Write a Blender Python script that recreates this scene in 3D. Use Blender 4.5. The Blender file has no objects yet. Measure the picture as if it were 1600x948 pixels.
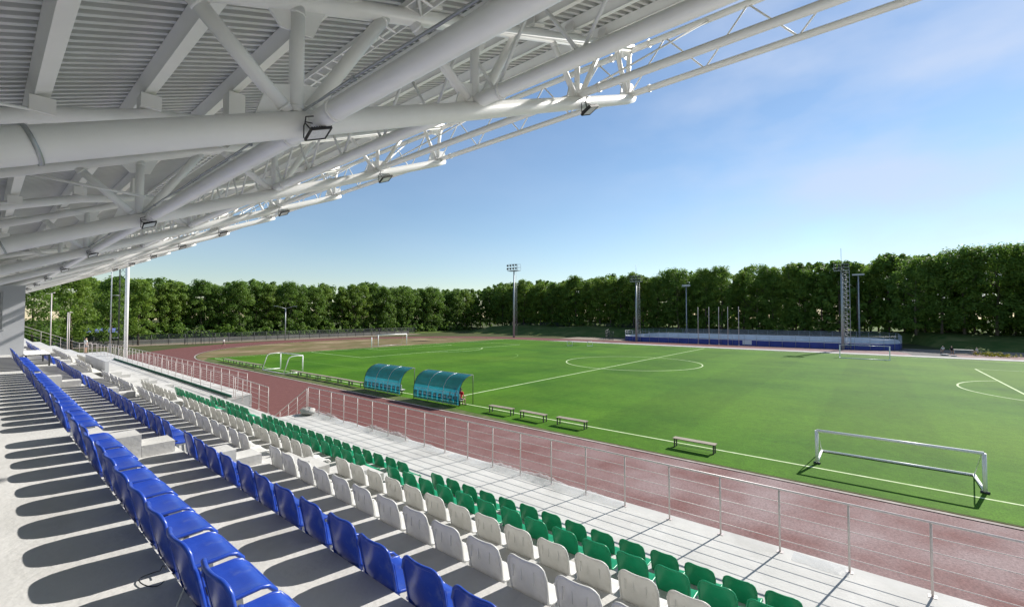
import bpy, math, random
from mathutils import Vector
PI = math.pi
RND = random.Random(7)
S = bpy.context.scene
COL = S.collection
# ------------------------------------------------------------------ camera, sky, sun, exposure
cam = bpy.data.objects.new('camera', bpy.data.cameras.new('camera')); COL.objects.link(cam)
cam.data.sensor_width = 36; cam.data.lens = 15.36; cam.data.clip_end = 2000; cam.data.clip_start = 0.05
cam.location = (0, 0, 6.6)
cam.rotation_euler = (math.radians(90 + 1.6), 0, math.radians(-50.55))
S.camera = cam
SUN_EL, SUN_AZ = math.radians(34.2), math.radians(-13.5)      # azimuth of the sun counted from +X
w = bpy.data.worlds.new('World'); S.world = w; w.use_nodes = True
nt = w.node_tree; nt.nodes.clear()
sky = nt.nodes.new('ShaderNodeTexSky'); sky.sky_type = 'NISHITA'; sky.sun_disc = False
sky.sun_elevation = SUN_EL; sky.sun_rotation = PI / 2 - SUN_AZ
sky.air_density = 1.15; sky.dust_density = 0.05; sky.ozone_density = 3.0; sky.altitude = 100
bg = nt.nodes.new('ShaderNodeBackground'); bg.inputs['Strength'].default_value = 0.082
out = nt.nodes.new('ShaderNodeOutputWorld')
# thin high cirrus drawn on the sky by direction
tc = nt.nodes.new('ShaderNodeTexCoord'); mp = nt.nodes.new('ShaderNodeMapping'); mp.inputs['Scale'].default_value = (1.6, 3.0, 7.0)
mp.inputs['Rotation'].default_value = (0.2, 0.5, 0.3)
nz = nt.nodes.new('ShaderNodeTexNoise'); nz.inputs['Scale'].default_value = 1.1; nz.inputs['Detail'].default_value = 5; nz.inputs['Roughness'].default_value = 0.5
cr = nt.nodes.new('ShaderNodeValToRGB'); cr.color_ramp.elements[0].position = 0.36; cr.color_ramp.elements[1].position = 0.66
cr.color_ramp.elements[1].color = (0.75, 0.75, 0.75, 1)
mx = nt.nodes.new('ShaderNodeMixRGB'); mx.inputs[2].default_value = (5.2, 6.0, 7.6, 1)
nt.links.new(tc.outputs['Generated'], mp.inputs['Vector']); nt.links.new(mp.outputs[0], nz.inputs['Vector'])
nt.links.new(nz.outputs['Fac'], cr.inputs[0])
dt = nt.nodes.new('ShaderNodeVectorMath'); dt.operation = 'DOT_PRODUCT'; dt.inputs[1].default_value = (0.90, -0.25, 0.36)
nt.links.new(tc.outputs['Generated'], dt.inputs[0])
dm = nt.nodes.new('ShaderNodeMapRange'); dm.interpolation_type = 'SMOOTHSTEP'; dm.inputs[1].default_value = 0.70; dm.inputs[2].default_value = 1.0; dm.inputs[3].default_value = 0.15; dm.inputs[4].default_value = 1.0
nt.links.new(dt.outputs['Value'], dm.inputs[0])
cm = nt.nodes.new('ShaderNodeMath'); cm.operation = 'MULTIPLY'; nt.links.new(cr.outputs[0], cm.inputs[0]); nt.links.new(dm.outputs[0], cm.inputs[1])
nt.links.new(cm.outputs[0], mx.inputs[0]); nt.links.new(sky.outputs[0], mx.inputs[1])
nt.links.new(mx.outputs[0], bg.inputs['Color']); nt.links.new(bg.outputs[0], out.inputs['Surface'])
sl = bpy.data.lights.new('sun', 'SUN'); sl.energy = 5.0; sl.angle = math.radians(0.5); sl.color = (1.0, 0.955, 0.89)
so = bpy.data.objects.new('sun', sl); COL.objects.link(so)
sd = Vector((math.cos(SUN_EL) * math.cos(SUN_AZ), math.cos(SUN_EL) * math.sin(SUN_AZ), math.sin(SUN_EL)))
so.rotation_euler = (-sd).to_track_quat('-Z', 'Y').to_euler(); so.location = (30, -10, 40)
S.view_settings.view_transform = 'Standard'; S.view_settings.look = 'None'; S.view_settings.gamma = 1
S.view_settings.use_curve_mapping = False; S.view_settings.exposure = 0.62
S.cycles.max_bounces = 7; S.cycles.diffuse_bounces = 5; S.cycles.transparent_max_bounces = 12

# ------------------------------------------------------------------ helpers
def mat(name, c1, c2=None, scale=3.0, rough=0.6, bump=0.0, bscale=None, metal=0.0, detail=4, lo=0.35, hi=0.65,
        c3=None, s3=0.3, world=False, transl=0.0, alpha=None, vec=(1, 1, 1), coat=0.0, lo3=0.5, hi3=0.7):
    m = bpy.data.materials.new(name); m.use_nodes = True
    n = m.node_tree; N = n.nodes; b = N['Principled BSDF']
    b.inputs['Roughness'].default_value = rough; b.inputs['Specular IOR Level'].default_value = 0.08 if rough > 0.79 else 0.5; b.inputs['Metallic'].default_value = metal
    if coat: b.inputs['Coat Weight'].default_value = coat; b.inputs['Coat Roughness'].default_value = 0.2
    t = N.new('ShaderNodeTexCoord'); mpp = N.new('ShaderNodeMapping'); mpp.inputs['Scale'].default_value = vec
    if world:
        geo = N.new('ShaderNodeNewGeometry'); n.links.new(geo.outputs['Position'], mpp.inputs['Vector'])
    else: n.links.new(t.outputs['Object'], mpp.inputs['Vector'])
    if c2 is None: c2 = tuple(x * 0.86 for x in c1)
    def ramp(sc, a, bb, lo, hi, first=None):
        z = N.new('ShaderNodeTexNoise'); z.inputs['Scale'].default_value = sc; z.inputs['Detail'].default_value = detail
        z.inputs['Roughness'].default_value = 0.6
        n.links.new(mpp.outputs[0], z.inputs['Vector'])
        mr = N.new('ShaderNodeMapRange'); mr.inputs[1].default_value = lo; mr.inputs[2].default_value = hi
        n.links.new(z.outputs['Fac'], mr.inputs[0])
        x = N.new('ShaderNodeMixRGB'); n.links.new(mr.outputs[0], x.inputs[0])
        if first is None: x.inputs[1].default_value = (*a, 1)
        else: n.links.new(first, x.inputs[1])
        x.inputs[2].default_value = (*bb, 1)
        return x, z
    x, z = ramp(scale, c1, c2, lo, hi)
    col = x.outputs[0]
    if c3 is not None:
        x3, _ = ramp(s3, None, c3, lo3, hi3, first=col); col = x3.outputs[0]
    n.links.new(col, b.inputs['Base Color'])
    if bump:
        zb = N.new('ShaderNodeTexNoise'); zb.inputs['Scale'].default_value = bscale or scale * 6; zb.inputs['Detail'].default_value = 5
        n.links.new(mpp.outputs[0], zb.inputs['Vector'])
        bp = N.new('ShaderNodeBump'); bp.inputs['Strength'].default_value = bump; bp.inputs['Distance'].default_value = 0.02
        n.links.new(zb.outputs['Fac'], bp.inputs['Height']); n.links.new(bp.outputs[0], b.inputs['Normal'])
    o = N['Material Output']
    if transl:
        tr = N.new('ShaderNodeBsdfTranslucent'); n.links.new(col, tr.inputs['Color'])
        ms = N.new('ShaderNodeMixShader'); ms.inputs[0].default_value = transl
        n.links.new(b.outputs[0], ms.inputs[1]); n.links.new(tr.outputs[0], ms.inputs[2]); n.links.new(ms.outputs[0], o.inputs['Surface'])
    if alpha is not None:
        ta = N.new('ShaderNodeBsdfTransparent'); ms = N.new('ShaderNodeMixShader'); ms.inputs[0].default_value = alpha
        src = o.inputs['Surface'].links[0].from_socket
        n.links.new(ta.outputs[0], ms.inputs[1]); n.links.new(src, ms.inputs[2]); n.links.new(ms.outputs[0], o.inputs['Surface'])
    return m

M = {}
M['white_steel'] = mat('white_steel', (0.88, 0.88, 0.87), (0.83, 0.83, 0.82), 2.0, 0.38, bump=0.06, bscale=30)
M['purlin'] = mat('purlin', (0.90, 0.895, 0.87), (0.87, 0.865, 0.84), 2.0, 0.4)
M['deck'] = mat('deck', (0.66, 0.67, 0.665), (0.60, 0.61, 0.605), 1.5, 0.45)
M['galv'] = mat('galv', (0.50, 0.52, 0.53), (0.38, 0.40, 0.42), 9, 0.4, metal=0.6)
M['concrete'] = mat('concrete', (0.56, 0.555, 0.535), (0.48, 0.475, 0.455), 1.3, 0.85, bump=0.25, bscale=25, detail=8, world=True, c3=(0.33, 0.325, 0.31), s3=0.7, lo3=0.52, hi3=0.80)
M['concrete_side'] = mat('concrete_side', (0.46, 0.46, 0.45), (0.38, 0.38, 0.37), 2.0, 0.85, bump=0.25, bscale=20, detail=8, world=True)
M['wall_paint'] = mat('wall_paint', (0.50, 0.51, 0.53), (0.45, 0.46, 0.48), 1.2, 0.8, bump=0.15, bscale=40, world=True)
M['rail'] = mat('rail', (0.62, 0.55, 0.53), (0.54, 0.47, 0.45), 12, 0.4)
M['dark'] = mat('dark', (0.02, 0.021, 0.023), (0.03, 0.03, 0.032), 20, 0.5)
M['lens'] = mat('lens', (0.72, 0.74, 0.76), (0.6, 0.62, 0.64), 30, 0.15)
M['blue'] = mat('blue', (0.016, 0.058, 0.38), (0.022, 0.075, 0.44), 9, 0.30, bump=0.05, bscale=60, c3=(0.13, 0.18, 0.42), s3=11, lo3=0.54, hi3=0.85, transl=0.15)
M['white_pl'] = mat('white_pl', (0.78, 0.77, 0.735), (0.70, 0.69, 0.65), 6, 0.38, bump=0.05, bscale=60, c3=(0.60, 0.575, 0.52), s3=11, lo3=0.6, hi3=0.85, transl=0.15)
M['green_pl'] = mat('green_pl', (0.006, 0.29, 0.125), (0.010, 0.33, 0.15), 7, 0.33, bump=0.05, bscale=60, c3=(0.06, 0.27, 0.15), s3=14, lo3=0.62, hi3=0.85, transl=0.15)
M['hole'] = mat('hole', (0.01, 0.012, 0.02), None, 5, 0.8)
M['turf'] = mat('turf', (0.038, 0.115, 0.006), (0.068, 0.165, 0.009), 0.16, 0.85, bump=0.8, bscale=9, detail=9, world=True,
               c3=(0.084, 0.176, 0.010), s3=0.045, lo3=0.5, hi3=0.72, vec=(1, 0.7, 1))
M['verge'] = mat('verge', (0.055, 0.10, 0.02), (0.15, 0.15, 0.075), 0.9, 0.9, bump=0.8, bscale=7, detail=9, world=True)
M['line'] = mat('line', (0.62, 0.70, 0.45), (0.45, 0.56, 0.28), 3, 0.8, world=True, detail=8)
M['faint'] = mat('faint', (0.16, 0.30, 0.07), (0.10, 0.20, 0.03), 2, 0.8, world=True, detail=8)
M['track'] = mat('track', (0.135, 0.060, 0.054), (0.175, 0.080, 0.072), 2.2, 0.85, bump=0.3, bscale=30, detail=10, world=True, lo=0.3, hi=0.7)
M['kerb'] = mat('kerb', (0.52, 0.51, 0.49), (0.36, 0.35, 0.33), 1.2, 0.85, world=True)
M['dry'] = mat('dry', (0.20, 0.14, 0.08), (0.12, 0.12, 0.045), 0.22, 0.95, bump=0.6, bscale=4, detail=9, world=True, c3=(0.33, 0.25, 0.16), s3=0.12)
M['ground'] = mat('ground', (0.05, 0.07, 0.025), (0.09, 0.09, 0.04), 0.15, 0.95, bump=0.5, bscale=3, detail=9, world=True)
M['bank'] = mat('bank', (0.06, 0.11, 0.025), (0.11, 0.14, 0.04), 0.5, 0.95, bump=0.8, bscale=4, detail=9, world=True, c3=(0.2, 0.2, 0.07), s3=0.15)
M['asphalt'] = mat('asphalt', (0.16, 0.155, 0.15), (0.12, 0.115, 0.11), 0.8, 0.9, world=True, detail=8)
M['gravel'] = mat('gravel', (0.33, 0.27, 0.22), (0.22, 0.18, 0.14), 1.2, 0.95, bump=0.5, bscale=8, world=True, detail=9)
M['leaf1'] = mat('leaf1', (0.12, 0.22, 0.028), (0.23, 0.33, 0.045), 0.45, 0.6, transl=0.5, detail=3)
M['leaf2'] = mat('leaf2', (0.095, 0.19, 0.027), (0.18, 0.285, 0.04), 0.45, 0.6, transl=0.5, detail=3)
M['bark'] = mat('bark', (0.16, 0.13, 0.10), (0.09, 0.075, 0.06), 3, 0.95, bump=0.5, bscale=9)
M['navy'] = mat('navy', (0.014, 0.035, 0.24), (0.02, 0.05, 0.30), 0.8, 0.45)
M['rink_white'] = mat('rink_white', (0.74, 0.76, 0.80), (0.64, 0.66, 0.70), 0.6, 0.5)
M['wood'] = mat('wood', (0.34, 0.29, 0.22), (0.24, 0.20, 0.15), 4, 0.7, vec=(3, 0.4, 3))
M['dark_steel'] = mat('dark_steel', (0.035, 0.04, 0.042), (0.05, 0.055, 0.055), 8, 0.5)
M['goal'] = mat('goal', (0.90, 0.90, 0.87), (0.84, 0.84, 0.81), 5, 0.35)
M['mast'] = mat('mast', (0.42, 0.44, 0.46), (0.34, 0.36, 0.38), 2, 0.45, metal=0.3)
M['window'] = mat('window', (0.06, 0.075, 0.09), (0.09, 0.10, 0.12), 1, 0.1)
M['film'] = mat('film', (0.72, 0.73, 0.73), (0.60, 0.61, 0.61), 4, 0.25, alpha=0.34, bump=0.4, bscale=14)
M['poly'] = mat('poly', (0.004, 0.17, 0.25), (0.006, 0.22, 0.31), 1.3, 0.16, transl=0.45, alpha=0.90)
M['skin'] = mat('skin', (0.50, 0.30, 0.21), None, 8, 0.55)
M['hair'] = mat('hair', (0.03, 0.02, 0.015), None, 8, 0.6)
for k, c in dict(shirt_white=(0.75, 0.75, 0.73), shirt_red=(0.55, 0.03, 0.05), shirt_tan=(0.72, 0.62, 0.50), shorts_dark=(0.02, 0.022, 0.03), shorts_grey=(0.3, 0.3, 0.31), shoe=(0.05, 0.05, 0.06)).items():
    M[k] = mat(k, c, None, 12, 0.8)

def track_dust():            # pale dust lying on the near part of the running track, fine rubber granules all over
    m = M['track']; n = m.node_tree; N = n.nodes; b = N['Principled BSDF']
    src = b.inputs['Base Color'].links[0].from_socket
    geo = N.new('ShaderNodeNewGeometry'); sp = N.new('ShaderNodeSeparateXYZ'); n.links.new(geo.outputs['Position'], sp.inputs[0])
    mr = N.new('ShaderNodeMapRange'); mr.inputs[1].default_value = 24; mr.inputs[2].default_value = 4; mr.inputs[4].default_value = 0.95
    n.links.new(sp.outputs['Y'], mr.inputs[0])
    z = N.new('ShaderNodeTexNoise'); z.inputs['Scale'].default_value = 0.5; z.inputs['Detail'].default_value = 8; n.links.new(geo.outputs['Position'], z.inputs['Vector'])
    mu = N.new('ShaderNodeMath'); mu.operation = 'MULTIPLY'; mu2 = N.new('ShaderNodeMapRange'); mu2.inputs[1].default_value = 0.25; mu2.inputs[2].default_value = 0.65
    n.links.new(z.outputs['Fac'], mu2.inputs[0]); n.links.new(mr.outputs[0], mu.inputs[0]); n.links.new(mu2.outputs[0], mu.inputs[1])
    x = N.new('ShaderNodeMixRGB'); n.links.new(mu.outputs[0], x.inputs[0]); n.links.new(src, x.inputs[1]); x.inputs[2].default_value = (0.27, 0.205, 0.20, 1)
    g = N.new('ShaderNodeTexNoise'); g.inputs['Scale'].default_value = 13; g.inputs['Detail'].default_value = 8; g.inputs['Roughness'].default_value = 0.85; n.links.new(geo.outputs['Position'], g.inputs['Vector'])
    gr = N.new('ShaderNodeMapRange'); gr.inputs[1].default_value = 0.3; gr.inputs[2].default_value = 0.7; gr.inputs[3].default_value = 0.45; gr.inputs[4].default_value = 1.6
    n.links.new(g.outputs['Fac'], gr.inputs[0])
    y = N.new('ShaderNodeMixRGB'); y.blend_type = 'MULTIPLY'; y.inputs[0].default_value = 1
    n.links.new(x.outputs[0], y.inputs[1]); n.links.new(gr.outputs[0], y.inputs[2]); n.links.new(y.outputs[0], b.inputs['Base Color'])
track_dust()

def turf_detail():            # mowing bands, scuffs and blade-scale mottling of the turf
    m = M['turf']; n = m.node_tree; N = n.nodes; b = N['Principled BSDF']; src = b.inputs['Base Color'].links[0].from_socket
    geo = N.new('ShaderNodeNewGeometry')
    def nz(sc, lo, hi, a, c, vec=(1, 1, 1)):
        mp = N.new('ShaderNodeMapping'); mp.inputs['Scale'].default_value = vec; n.links.new(geo.outputs['Position'], mp.inputs['Vector'])
        z = N.new('ShaderNodeTexNoise'); z.inputs['Scale'].default_value = sc; z.inputs['Detail'].default_value = 6; z.inputs['Roughness'].default_value = .7; n.links.new(mp.outputs[0], z.inputs['Vector'])
        r = N.new('ShaderNodeMapRange'); r.inputs[1].default_value = lo; r.inputs[2].default_value = hi; r.inputs[3].default_value = a; r.inputs[4].default_value = c
        n.links.new(z.outputs['Fac'], r.inputs[0]); return r.outputs[0]
    def mul(x, f):
        q = N.new('ShaderNodeMixRGB'); q.blend_type = 'MULTIPLY'; q.inputs[0].default_value = 1; n.links.new(x, q.inputs[1]); n.links.new(f, q.inputs[2]); return q.outputs[0]
    sp = N.new('ShaderNodeSeparateXYZ'); n.links.new(geo.outputs['Position'], sp.inputs[0])
    mo = N.new('ShaderNodeMath'); mo.operation = 'PINGPONG'; mo.inputs[1].default_value = 5.5; n.links.new(sp.outputs['Y'], mo.inputs[0])
    st = N.new('ShaderNodeMapRange'); st.inputs[1].default_value = 2.6; st.inputs[2].default_value = 2.9; st.inputs[3].default_value = .95; st.inputs[4].default_value = 1.05; n.links.new(mo.outputs[0], st.inputs[0])
    c = mul(src, nz(2.2, .3, .7, .84, 1.16)); c = mul(c, nz(17, .3, .7, .62, 1.38)); c = mul(c, nz(.35, .3, .7, .93, 1.07, (.35, 1.5, 1))); c = mul(c, st.outputs[0])
    # dry pale scuffs
    f = nz(1.1, .60, .78, 0, .38, (.6, 1.2, 1)); g2 = nz(.12, .50, .62, 0, 1)
    mu = N.new('ShaderNodeMath'); mu.operation = 'MULTIPLY'; n.links.new(f, mu.inputs[0]); n.links.new(g2, mu.inputs[1])
    q = N.new('ShaderNodeMixRGB'); n.links.new(mu.outputs[0], q.inputs[0]); n.links.new(c, q.inputs[1]); q.inputs[2].default_value = (.26, .30, .11, 1)
    n.links.new(q.outputs[0], b.inputs['Base Color'])
turf_detail()

class MB:
    def __init__(s): s.v = []; s.f = []; s.sm = []; s.mi = []; s.cur = 0
    def face(s, idx, smooth=False): s.f.append(tuple(idx)); s.sm.append(smooth); s.mi.append(s.cur)
    def pt(s, p): s.v.append((p[0], p[1], p[2])); return len(s.v) - 1
    def box(s, x0, x1, y0, y1, z0, z1):
        b = len(s.v)
        for z in (z0, z1):
            for x, y in ((x0, y0), (x1, y0), (x1, y1), (x0, y1)): s.v.append((x, y, z))
        for q in ((3, 2, 1, 0), (4, 5, 6, 7), (0, 1, 5, 4), (1, 2, 6, 5), (2, 3, 7, 6), (3, 0, 4, 7)): s.face([b + i for i in q])
    def bar(s, p0, p1, wd, ht, up=(0, 0, 1)):
        p0 = Vector(p0); p1 = Vector(p1); d = (p1 - p0).normalized(); u = Vector(up)
        if abs(d.dot(u)) > 0.99: u = Vector((1, 0, 0))
        r = d.cross(u).normalized(); u = r.cross(d)
        b = len(s.v)
        for p in (p0, p1):
            for a, c in ((-1, -1), (1, -1), (1, 1), (-1, 1)): s.v.append(tuple(p + r * a * wd / 2 + u * c * ht / 2))
        for q in ((0, 1, 2, 3), (7, 6, 5, 4), (0, 4, 5, 1), (1, 5, 6, 2), (2, 6, 7, 3), (3, 7, 4, 0)): s.face([b + i for i in q])
    def tube(s, pts, r, n=10, r1=None, cap=True):
        pts = [Vector(p) for p in pts]; rs = r if isinstance(r, (list, tuple)) else None
        K = len(pts); rings = []; pu = None
        for i, p in enumerate(pts):
            d = ((pts[min(i + 1, K - 1)] - p).normalized() + (p - pts[max(i - 1, 0)]).normalized())
            d = d.normalized() if d.length > 1e-6 else Vector((0, 0, 1))
            if pu is None:
                a = Vector((0, 0, 1)) if abs(d.z) < 0.9 else Vector((1, 0, 0)); u = d.cross(a).normalized()
            else: u = (pu - d * pu.dot(d)).normalized()
            pu = u; v = d.cross(u)
            rr = rs[i] if rs else (r if r1 is None else r + (r1 - r) * i / (K - 1))
            b = len(s.v); rings.append(b)
            for k in range(n):
                a = 2 * PI * k / n; s.v.append(tuple(p + (u * math.cos(a) + v * math.sin(a)) * rr))
        for i in range(K - 1):
            a, b = rings[i], rings[i + 1]
            for k in range(n): s.face((a + k, a + (k + 1) % n, b + (k + 1) % n, b + k), True)
        if cap: s.face([rings[0] + k for k in range(n)][::-1]); s.face([rings[-1] + k for k in range(n)])
    def prism(s, poly, ax, a, b):           # poly in the two other axes, extruded along axis ax from a to b
        n = len(poly); base = len(s.v)
        for c in (a, b):
            for p, q in poly: s.v.append({'x': (c, p, q), 'y': (p, c, q), 'z': (p, q, c)}[ax])
        s.face([base + i for i in range(n)]); s.face([base + n + i for i in range(n)][::-1])
        for i in range(n): j = (i + 1) % n; s.face((base + i, base + n + i, base + n + j, base + j))
    def sheet(s, poly, z): s.face([s.pt((x, y, z)) for x, y in poly])
    def grid(s, P, smooth=True):            # P[i][j] points
        b = len(s.v); ni, nj = len(P), len(P[0])
        for r in P:
            for p in r: s.v.append(tuple(p))
        for i in range(ni - 1):
            for j in range(nj - 1): s.face((b + i * nj + j, b + (i + 1) * nj + j, b + (i + 1) * nj + j + 1, b + i * nj + j + 1), smooth)
    def mesh(s, name, m):
        me = bpy.data.meshes.new(name); me.from_pydata(s.v, [], s.f)
        for mm in (m if isinstance(m, list) else [m]): me.materials.append(mm)
        me.polygons.foreach_set('use_smooth', s.sm); me.polygons.foreach_set('material_index', s.mi); me.update()
        return me
    def build(s, name, m, parent=None):
        o = bpy.data.objects.new(name, s.mesh(name, m)); COL.objects.link(o)
        if parent: o.parent = parent
        return o
def tag(o, label, cat, group=None, kind=None):
    if label: o['label'] = label
    if cat: o['category'] = cat
    if group: o['group'] = group
    if kind: o['kind'] = kind
    return o
def thing(name, label, cat, loc=(0, 0, 0), rz=0, group=None):
    o = bpy.data.objects.new(name, None); COL.objects.link(o); o.location = loc; o.rotation_euler = (0, 0, rz)
    o.empty_display_size = 0.2
    return tag(o, label, cat, group)
def struct(name, mb, m): return tag(mb.build(name, m), None, None, None, 'structure')
def dup(root, loc, rz=0, label=None, sc=None):
    def cp(o, par):
        c = o.copy(); COL.objects.link(c)
        if par: c.parent = par
        for ch in CH.get(o.name, []): cp(ch, c)
        return c
    CH = {}
    for o in ALLOF(root): CH.setdefault(o.parent.name, []).append(o)
    r = cp(root, None); r.location = loc; r.rotation_euler = (0, 0, rz)
    if label: r['label'] = label
    if sc: r.scale = sc
    return r
TREEOF = {}
def ALLOF(root):
    if root.name not in TREEOF:
        L = []
        def rec(o):
            for c in o.children: L.append(c); rec(c)
        rec(root); TREEOF[root.name] = L
    return TREEOF[root.name]
ORD = 'zeroth first second third fourth fifth sixth seventh eighth ninth tenth eleventh twelfth thirteenth fourteenth fifteenth sixteenth seventeenth eighteenth nineteenth twentieth'.split()
TENS = {2: 'twenty', 3: 'thirty', 4: 'forty', 5: 'fifty'}
def nth(i):
    if i <= 20: return ORD[i]
    t, u = divmod(i, 10)
    return (TENS[t][:-1] + 'ieth') if u == 0 else TENS[t] + '-' + ORD[u]

# ------------------------------------------------------------------ ground, track, pitch
g = MB(); g.sheet([(-400, -400), (900, -400), (900, 900), (-400, 900)], -0.012); struct('ground', g, M['ground'])
CX, CYN, CYS = 58.4, 74.0, -22.0
def ring(r, n=64):
    p = [(CX + r * math.cos(a), CYN + r * math.sin(a)) for a in [PI * k / n for k in range(n + 1)]]
    p += [(CX - r * math.cos(a), CYS - r * math.sin(a)) for a in [PI * k / n for k in range(n + 1)]]
    return p
def band(mb, r0, r1, z):
    A, B = ring(r0), ring(r1); n = len(A)
    a = [mb.pt((x, y, z)) for x, y in A]; b = [mb.pt((x, y, z)) for x, y in B]
    for i in range(n): j = (i + 1) % n; mb.face((a[i], b[i], b[j], a[j]))
t = MB(); band(t, 37.9, 47.95, 0.0); struct('running_track', t, M['track'])
t = MB(); band(t, 37.72, 37.9, 0.022); struct('track_kerb', t, mat('kerb_track', (0.30, 0.26, 0.23), (0.42, 0.38, 0.34), 1.5, 0.85, world=True))
t = MB(); t.sheet(ring(37.56), -0.004); struct('infield_ground', t, M['dry'])
t = MB(); t.sheet([(20.87, -30), (96.0, -30), (96.0, 64), (93, 80.5), (23, 80.5), (20.87, 76)], 0.0); struct('verge_grass', t, M['verge'])
t = MB(); t.sheet([(20.95, -29.9), (94.6, -29.9), (94.6, 80), (22.4, 80), (22.4, 40), (21.9, 26), (21.2, 18), (20.95, 12)], 0.004); struct('pitch', t, M['turf'])
ln = MB(); LZ = 0.009
def seg(x0, y0, x1, y1, wd=0.13, mb=ln):
    d = math.hypot(x1 - x0, y1 - y0); nx, ny = -(y1 - y0) / d * wd / 2, (x1 - x0) / d * wd / 2
    mb.sheet([(x0 + nx, y0 + ny), (x0 - nx, y0 - ny), (x1 - nx, y1 - ny), (x1 + nx, y1 + ny)], LZ)
def arc(cx, cy, r, a0, a1, wd=0.13, n=64, mb=ln):
    for k in range(n):
        p, q = [math.radians(a0 + (a1 - a0) * (k + t) / n) for t in (0, 1)]
        mb.sheet([(cx + (r - wd / 2) * math.cos(p), cy + (r - wd / 2) * math.sin(p)), (cx + (r + wd / 2) * math.cos(p), cy + (r + wd / 2) * math.sin(p)),
                  (cx + (r + wd / 2) * math.cos(q), cy + (r + wd / 2) * math.sin(q)), (cx + (r - wd / 2) * math.cos(q), cy + (r - wd / 2) * math.sin(q))], LZ)
XN, XF, YH, YA, YB = 23.2, 93.0, 26.2, -26.3, 78.7
seg(XN, YA, XN, YB); seg(XF, YA, XF, YB); seg(XN + .07, YH, XF - .07, YH, 0.16); seg(XN + .07, YA, XF - .07, YA); seg(XN + .07, YB, XF - .07, YB)
arc(CX, YH, 9.15, 0.7, 179.3, 0.15); arc(CX, YH, 9.15, 180.7, 359.3, 0.15)
for y0, sg in ((YA, 1), (YB, -1)):
    yb = y0 + sg * 16.5; seg(CX - 20.15, yb, CX + 20.15, yb, 0.16)
    for sx in (-1, 1):
        seg(CX + sx * 20.15, y0 + sg * .07, CX + sx * 20.15, yb - sg * .08); seg(CX + sx * 9.16, y0 + sg * .07, CX + sx * 9.16, y0 + sg * 5.43)
    seg(CX - 9.16, y0 + sg * 5.5, CX + 9.16, y0 + sg * 5.5)
    if sg > 0: arc(CX, y0 + 11, 9.15, 37.5, 142.5, 0.14)
    else: arc(CX, y0 - 11, 9.15, 217.5, 322.5, 0.14)
struct('pitch_markings', ln, M['line'])
fm = MB(); arc(50.5, 53.5, 10.2, 255, 325, 0.16, 30, fm); seg(30, 49.2, 30.1, 77, 0.14, fm); seg(30.2, 49.2, 47, 49.6, 0.14, fm)
struct('faded_markings', fm, M['faint'])
# far side: pale path, gravel, rink apron, road
t = MB(); t.sheet([(95.2, -90), (98.2, -90), (98.2, 60), (95.2, 66)], 0.035); t.face([t.pt(p) for p in ((95.2, -90, 0), (95.2, -90, .035), (95.2, 66, .035), (95.2, 66, 0))]); struct('pale_path', t, M['kerb'])
t = MB(); t.sheet([(106.4, -90), (118, -90), (118, 70), (106.4, 70)], 0.006); struct('gravel_strip', t, M['gravel'])
t = MB(); t.sheet([(98.3, -11), (104.8, -10), (116, -4.5), (116, 1), (104, -4.8), (98.3, -5.2)], 0.016); struct('road', t, M['asphalt'])
# embankments under the trees, far side and far end
mb = MB(); rows = []
for i in range(101):
    y = -140 + 260 * i / 100
    inn = max(0.0, min(1.0, (y + 12) / 5)) * max(0.0, min(1.0, (62 - y) / 6))
    x0 = 118 + 21 * inn; wb = (150 - x0) / 5.0
    rows.append([(x0 + wb * k, y, h * (1 + 0.12 * math.sin(y * .21 + k)) - .02) for k, h in enumerate((0, .9, 1.9, 2.4, 2.6, 2.7))] + [(240, y, 2.9)])
mb.grid(rows); struct('embankment', mb, M['bank'])
mb = MB(); rows = []
for i in range(41):
    x = -90 + 240 * i / 40
    rows.append([(x, y, z * (1 + 0.1 * math.sin(x * 0.2))) for y, z in ((131, -.02), (136, .5), (142, 1.2), (160, 1.5), (230, 1.6))])
mb.grid(rows); struct('embankment_end', mb, M['bank'])
t = MB(); t.sheet([(0, 123), (100, 123.5), (100, 131), (0, 130)], 0.006); struct('access_road', t, M['gravel'])

# ------------------------------------------------------------------ grandstand
Z0 = 6.6
def XS(k): return 6.39 - 1.145 * (k - 1)              # seat back of row k (1 = green front row)
def TZ(k): return Z0 - 3.455 + 0.465 * (k - 1) - 0.78   # floor of terrace k
YSTART, YEND = -7.0, 70.0
stand = thing('concrete_grandstand', 'pale concrete grandstand of stepped terraces beside the red running track', 'grandstand')
mb = MB(); W = TZ(1)
prof = [(9.42, W)]
for k in range(1, 8):
    xr = XS(k) + 0.048
    prof.append((xr, TZ(k)))
    if k < 7: prof.append((xr, TZ(k + 1)))
prof = prof[:-1]; prof[-1] = (prof[-1][0], TZ(7))
prof += [(-3.6, TZ(7)), (-3.6, TZ(7) - 0.6), (5.5, W - 0.9), (7.98, W - 0.3)]
def terr(y0, y1, xe):
    p = [(min(x, xe) if i == 0 else x, z) for i, (x, z) in enumerate(prof)]
    mb.prism(p, 'y', y0, y1)
terr(YSTART, 19.2, 9.42); terr(19.2, 26.0, 8.0); terr(26.0, YEND, 9.42)
mb.build('terraces', M['concrete'], stand)
mb = MB(); mb.box(9.36, 9.415, YSTART, 19.19, -0.02, W - 0.003); mb.box(9.36, 9.415, 26.01, YEND, -0.02, W - 0.003); mb.box(7.93, 7.995, 19.21, 25.99, -0.02, W - 0.003)
mb.box(8.0, 9.36, 19.12, 19.18, -0.02, W - 0.003); mb.box(8.0, 9.36, 26.02, 26.08, -0.02, W - 0.003)
mb.build('front_wall', M['concrete_side'], stand)
mb = MB(); ns = 13
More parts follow.
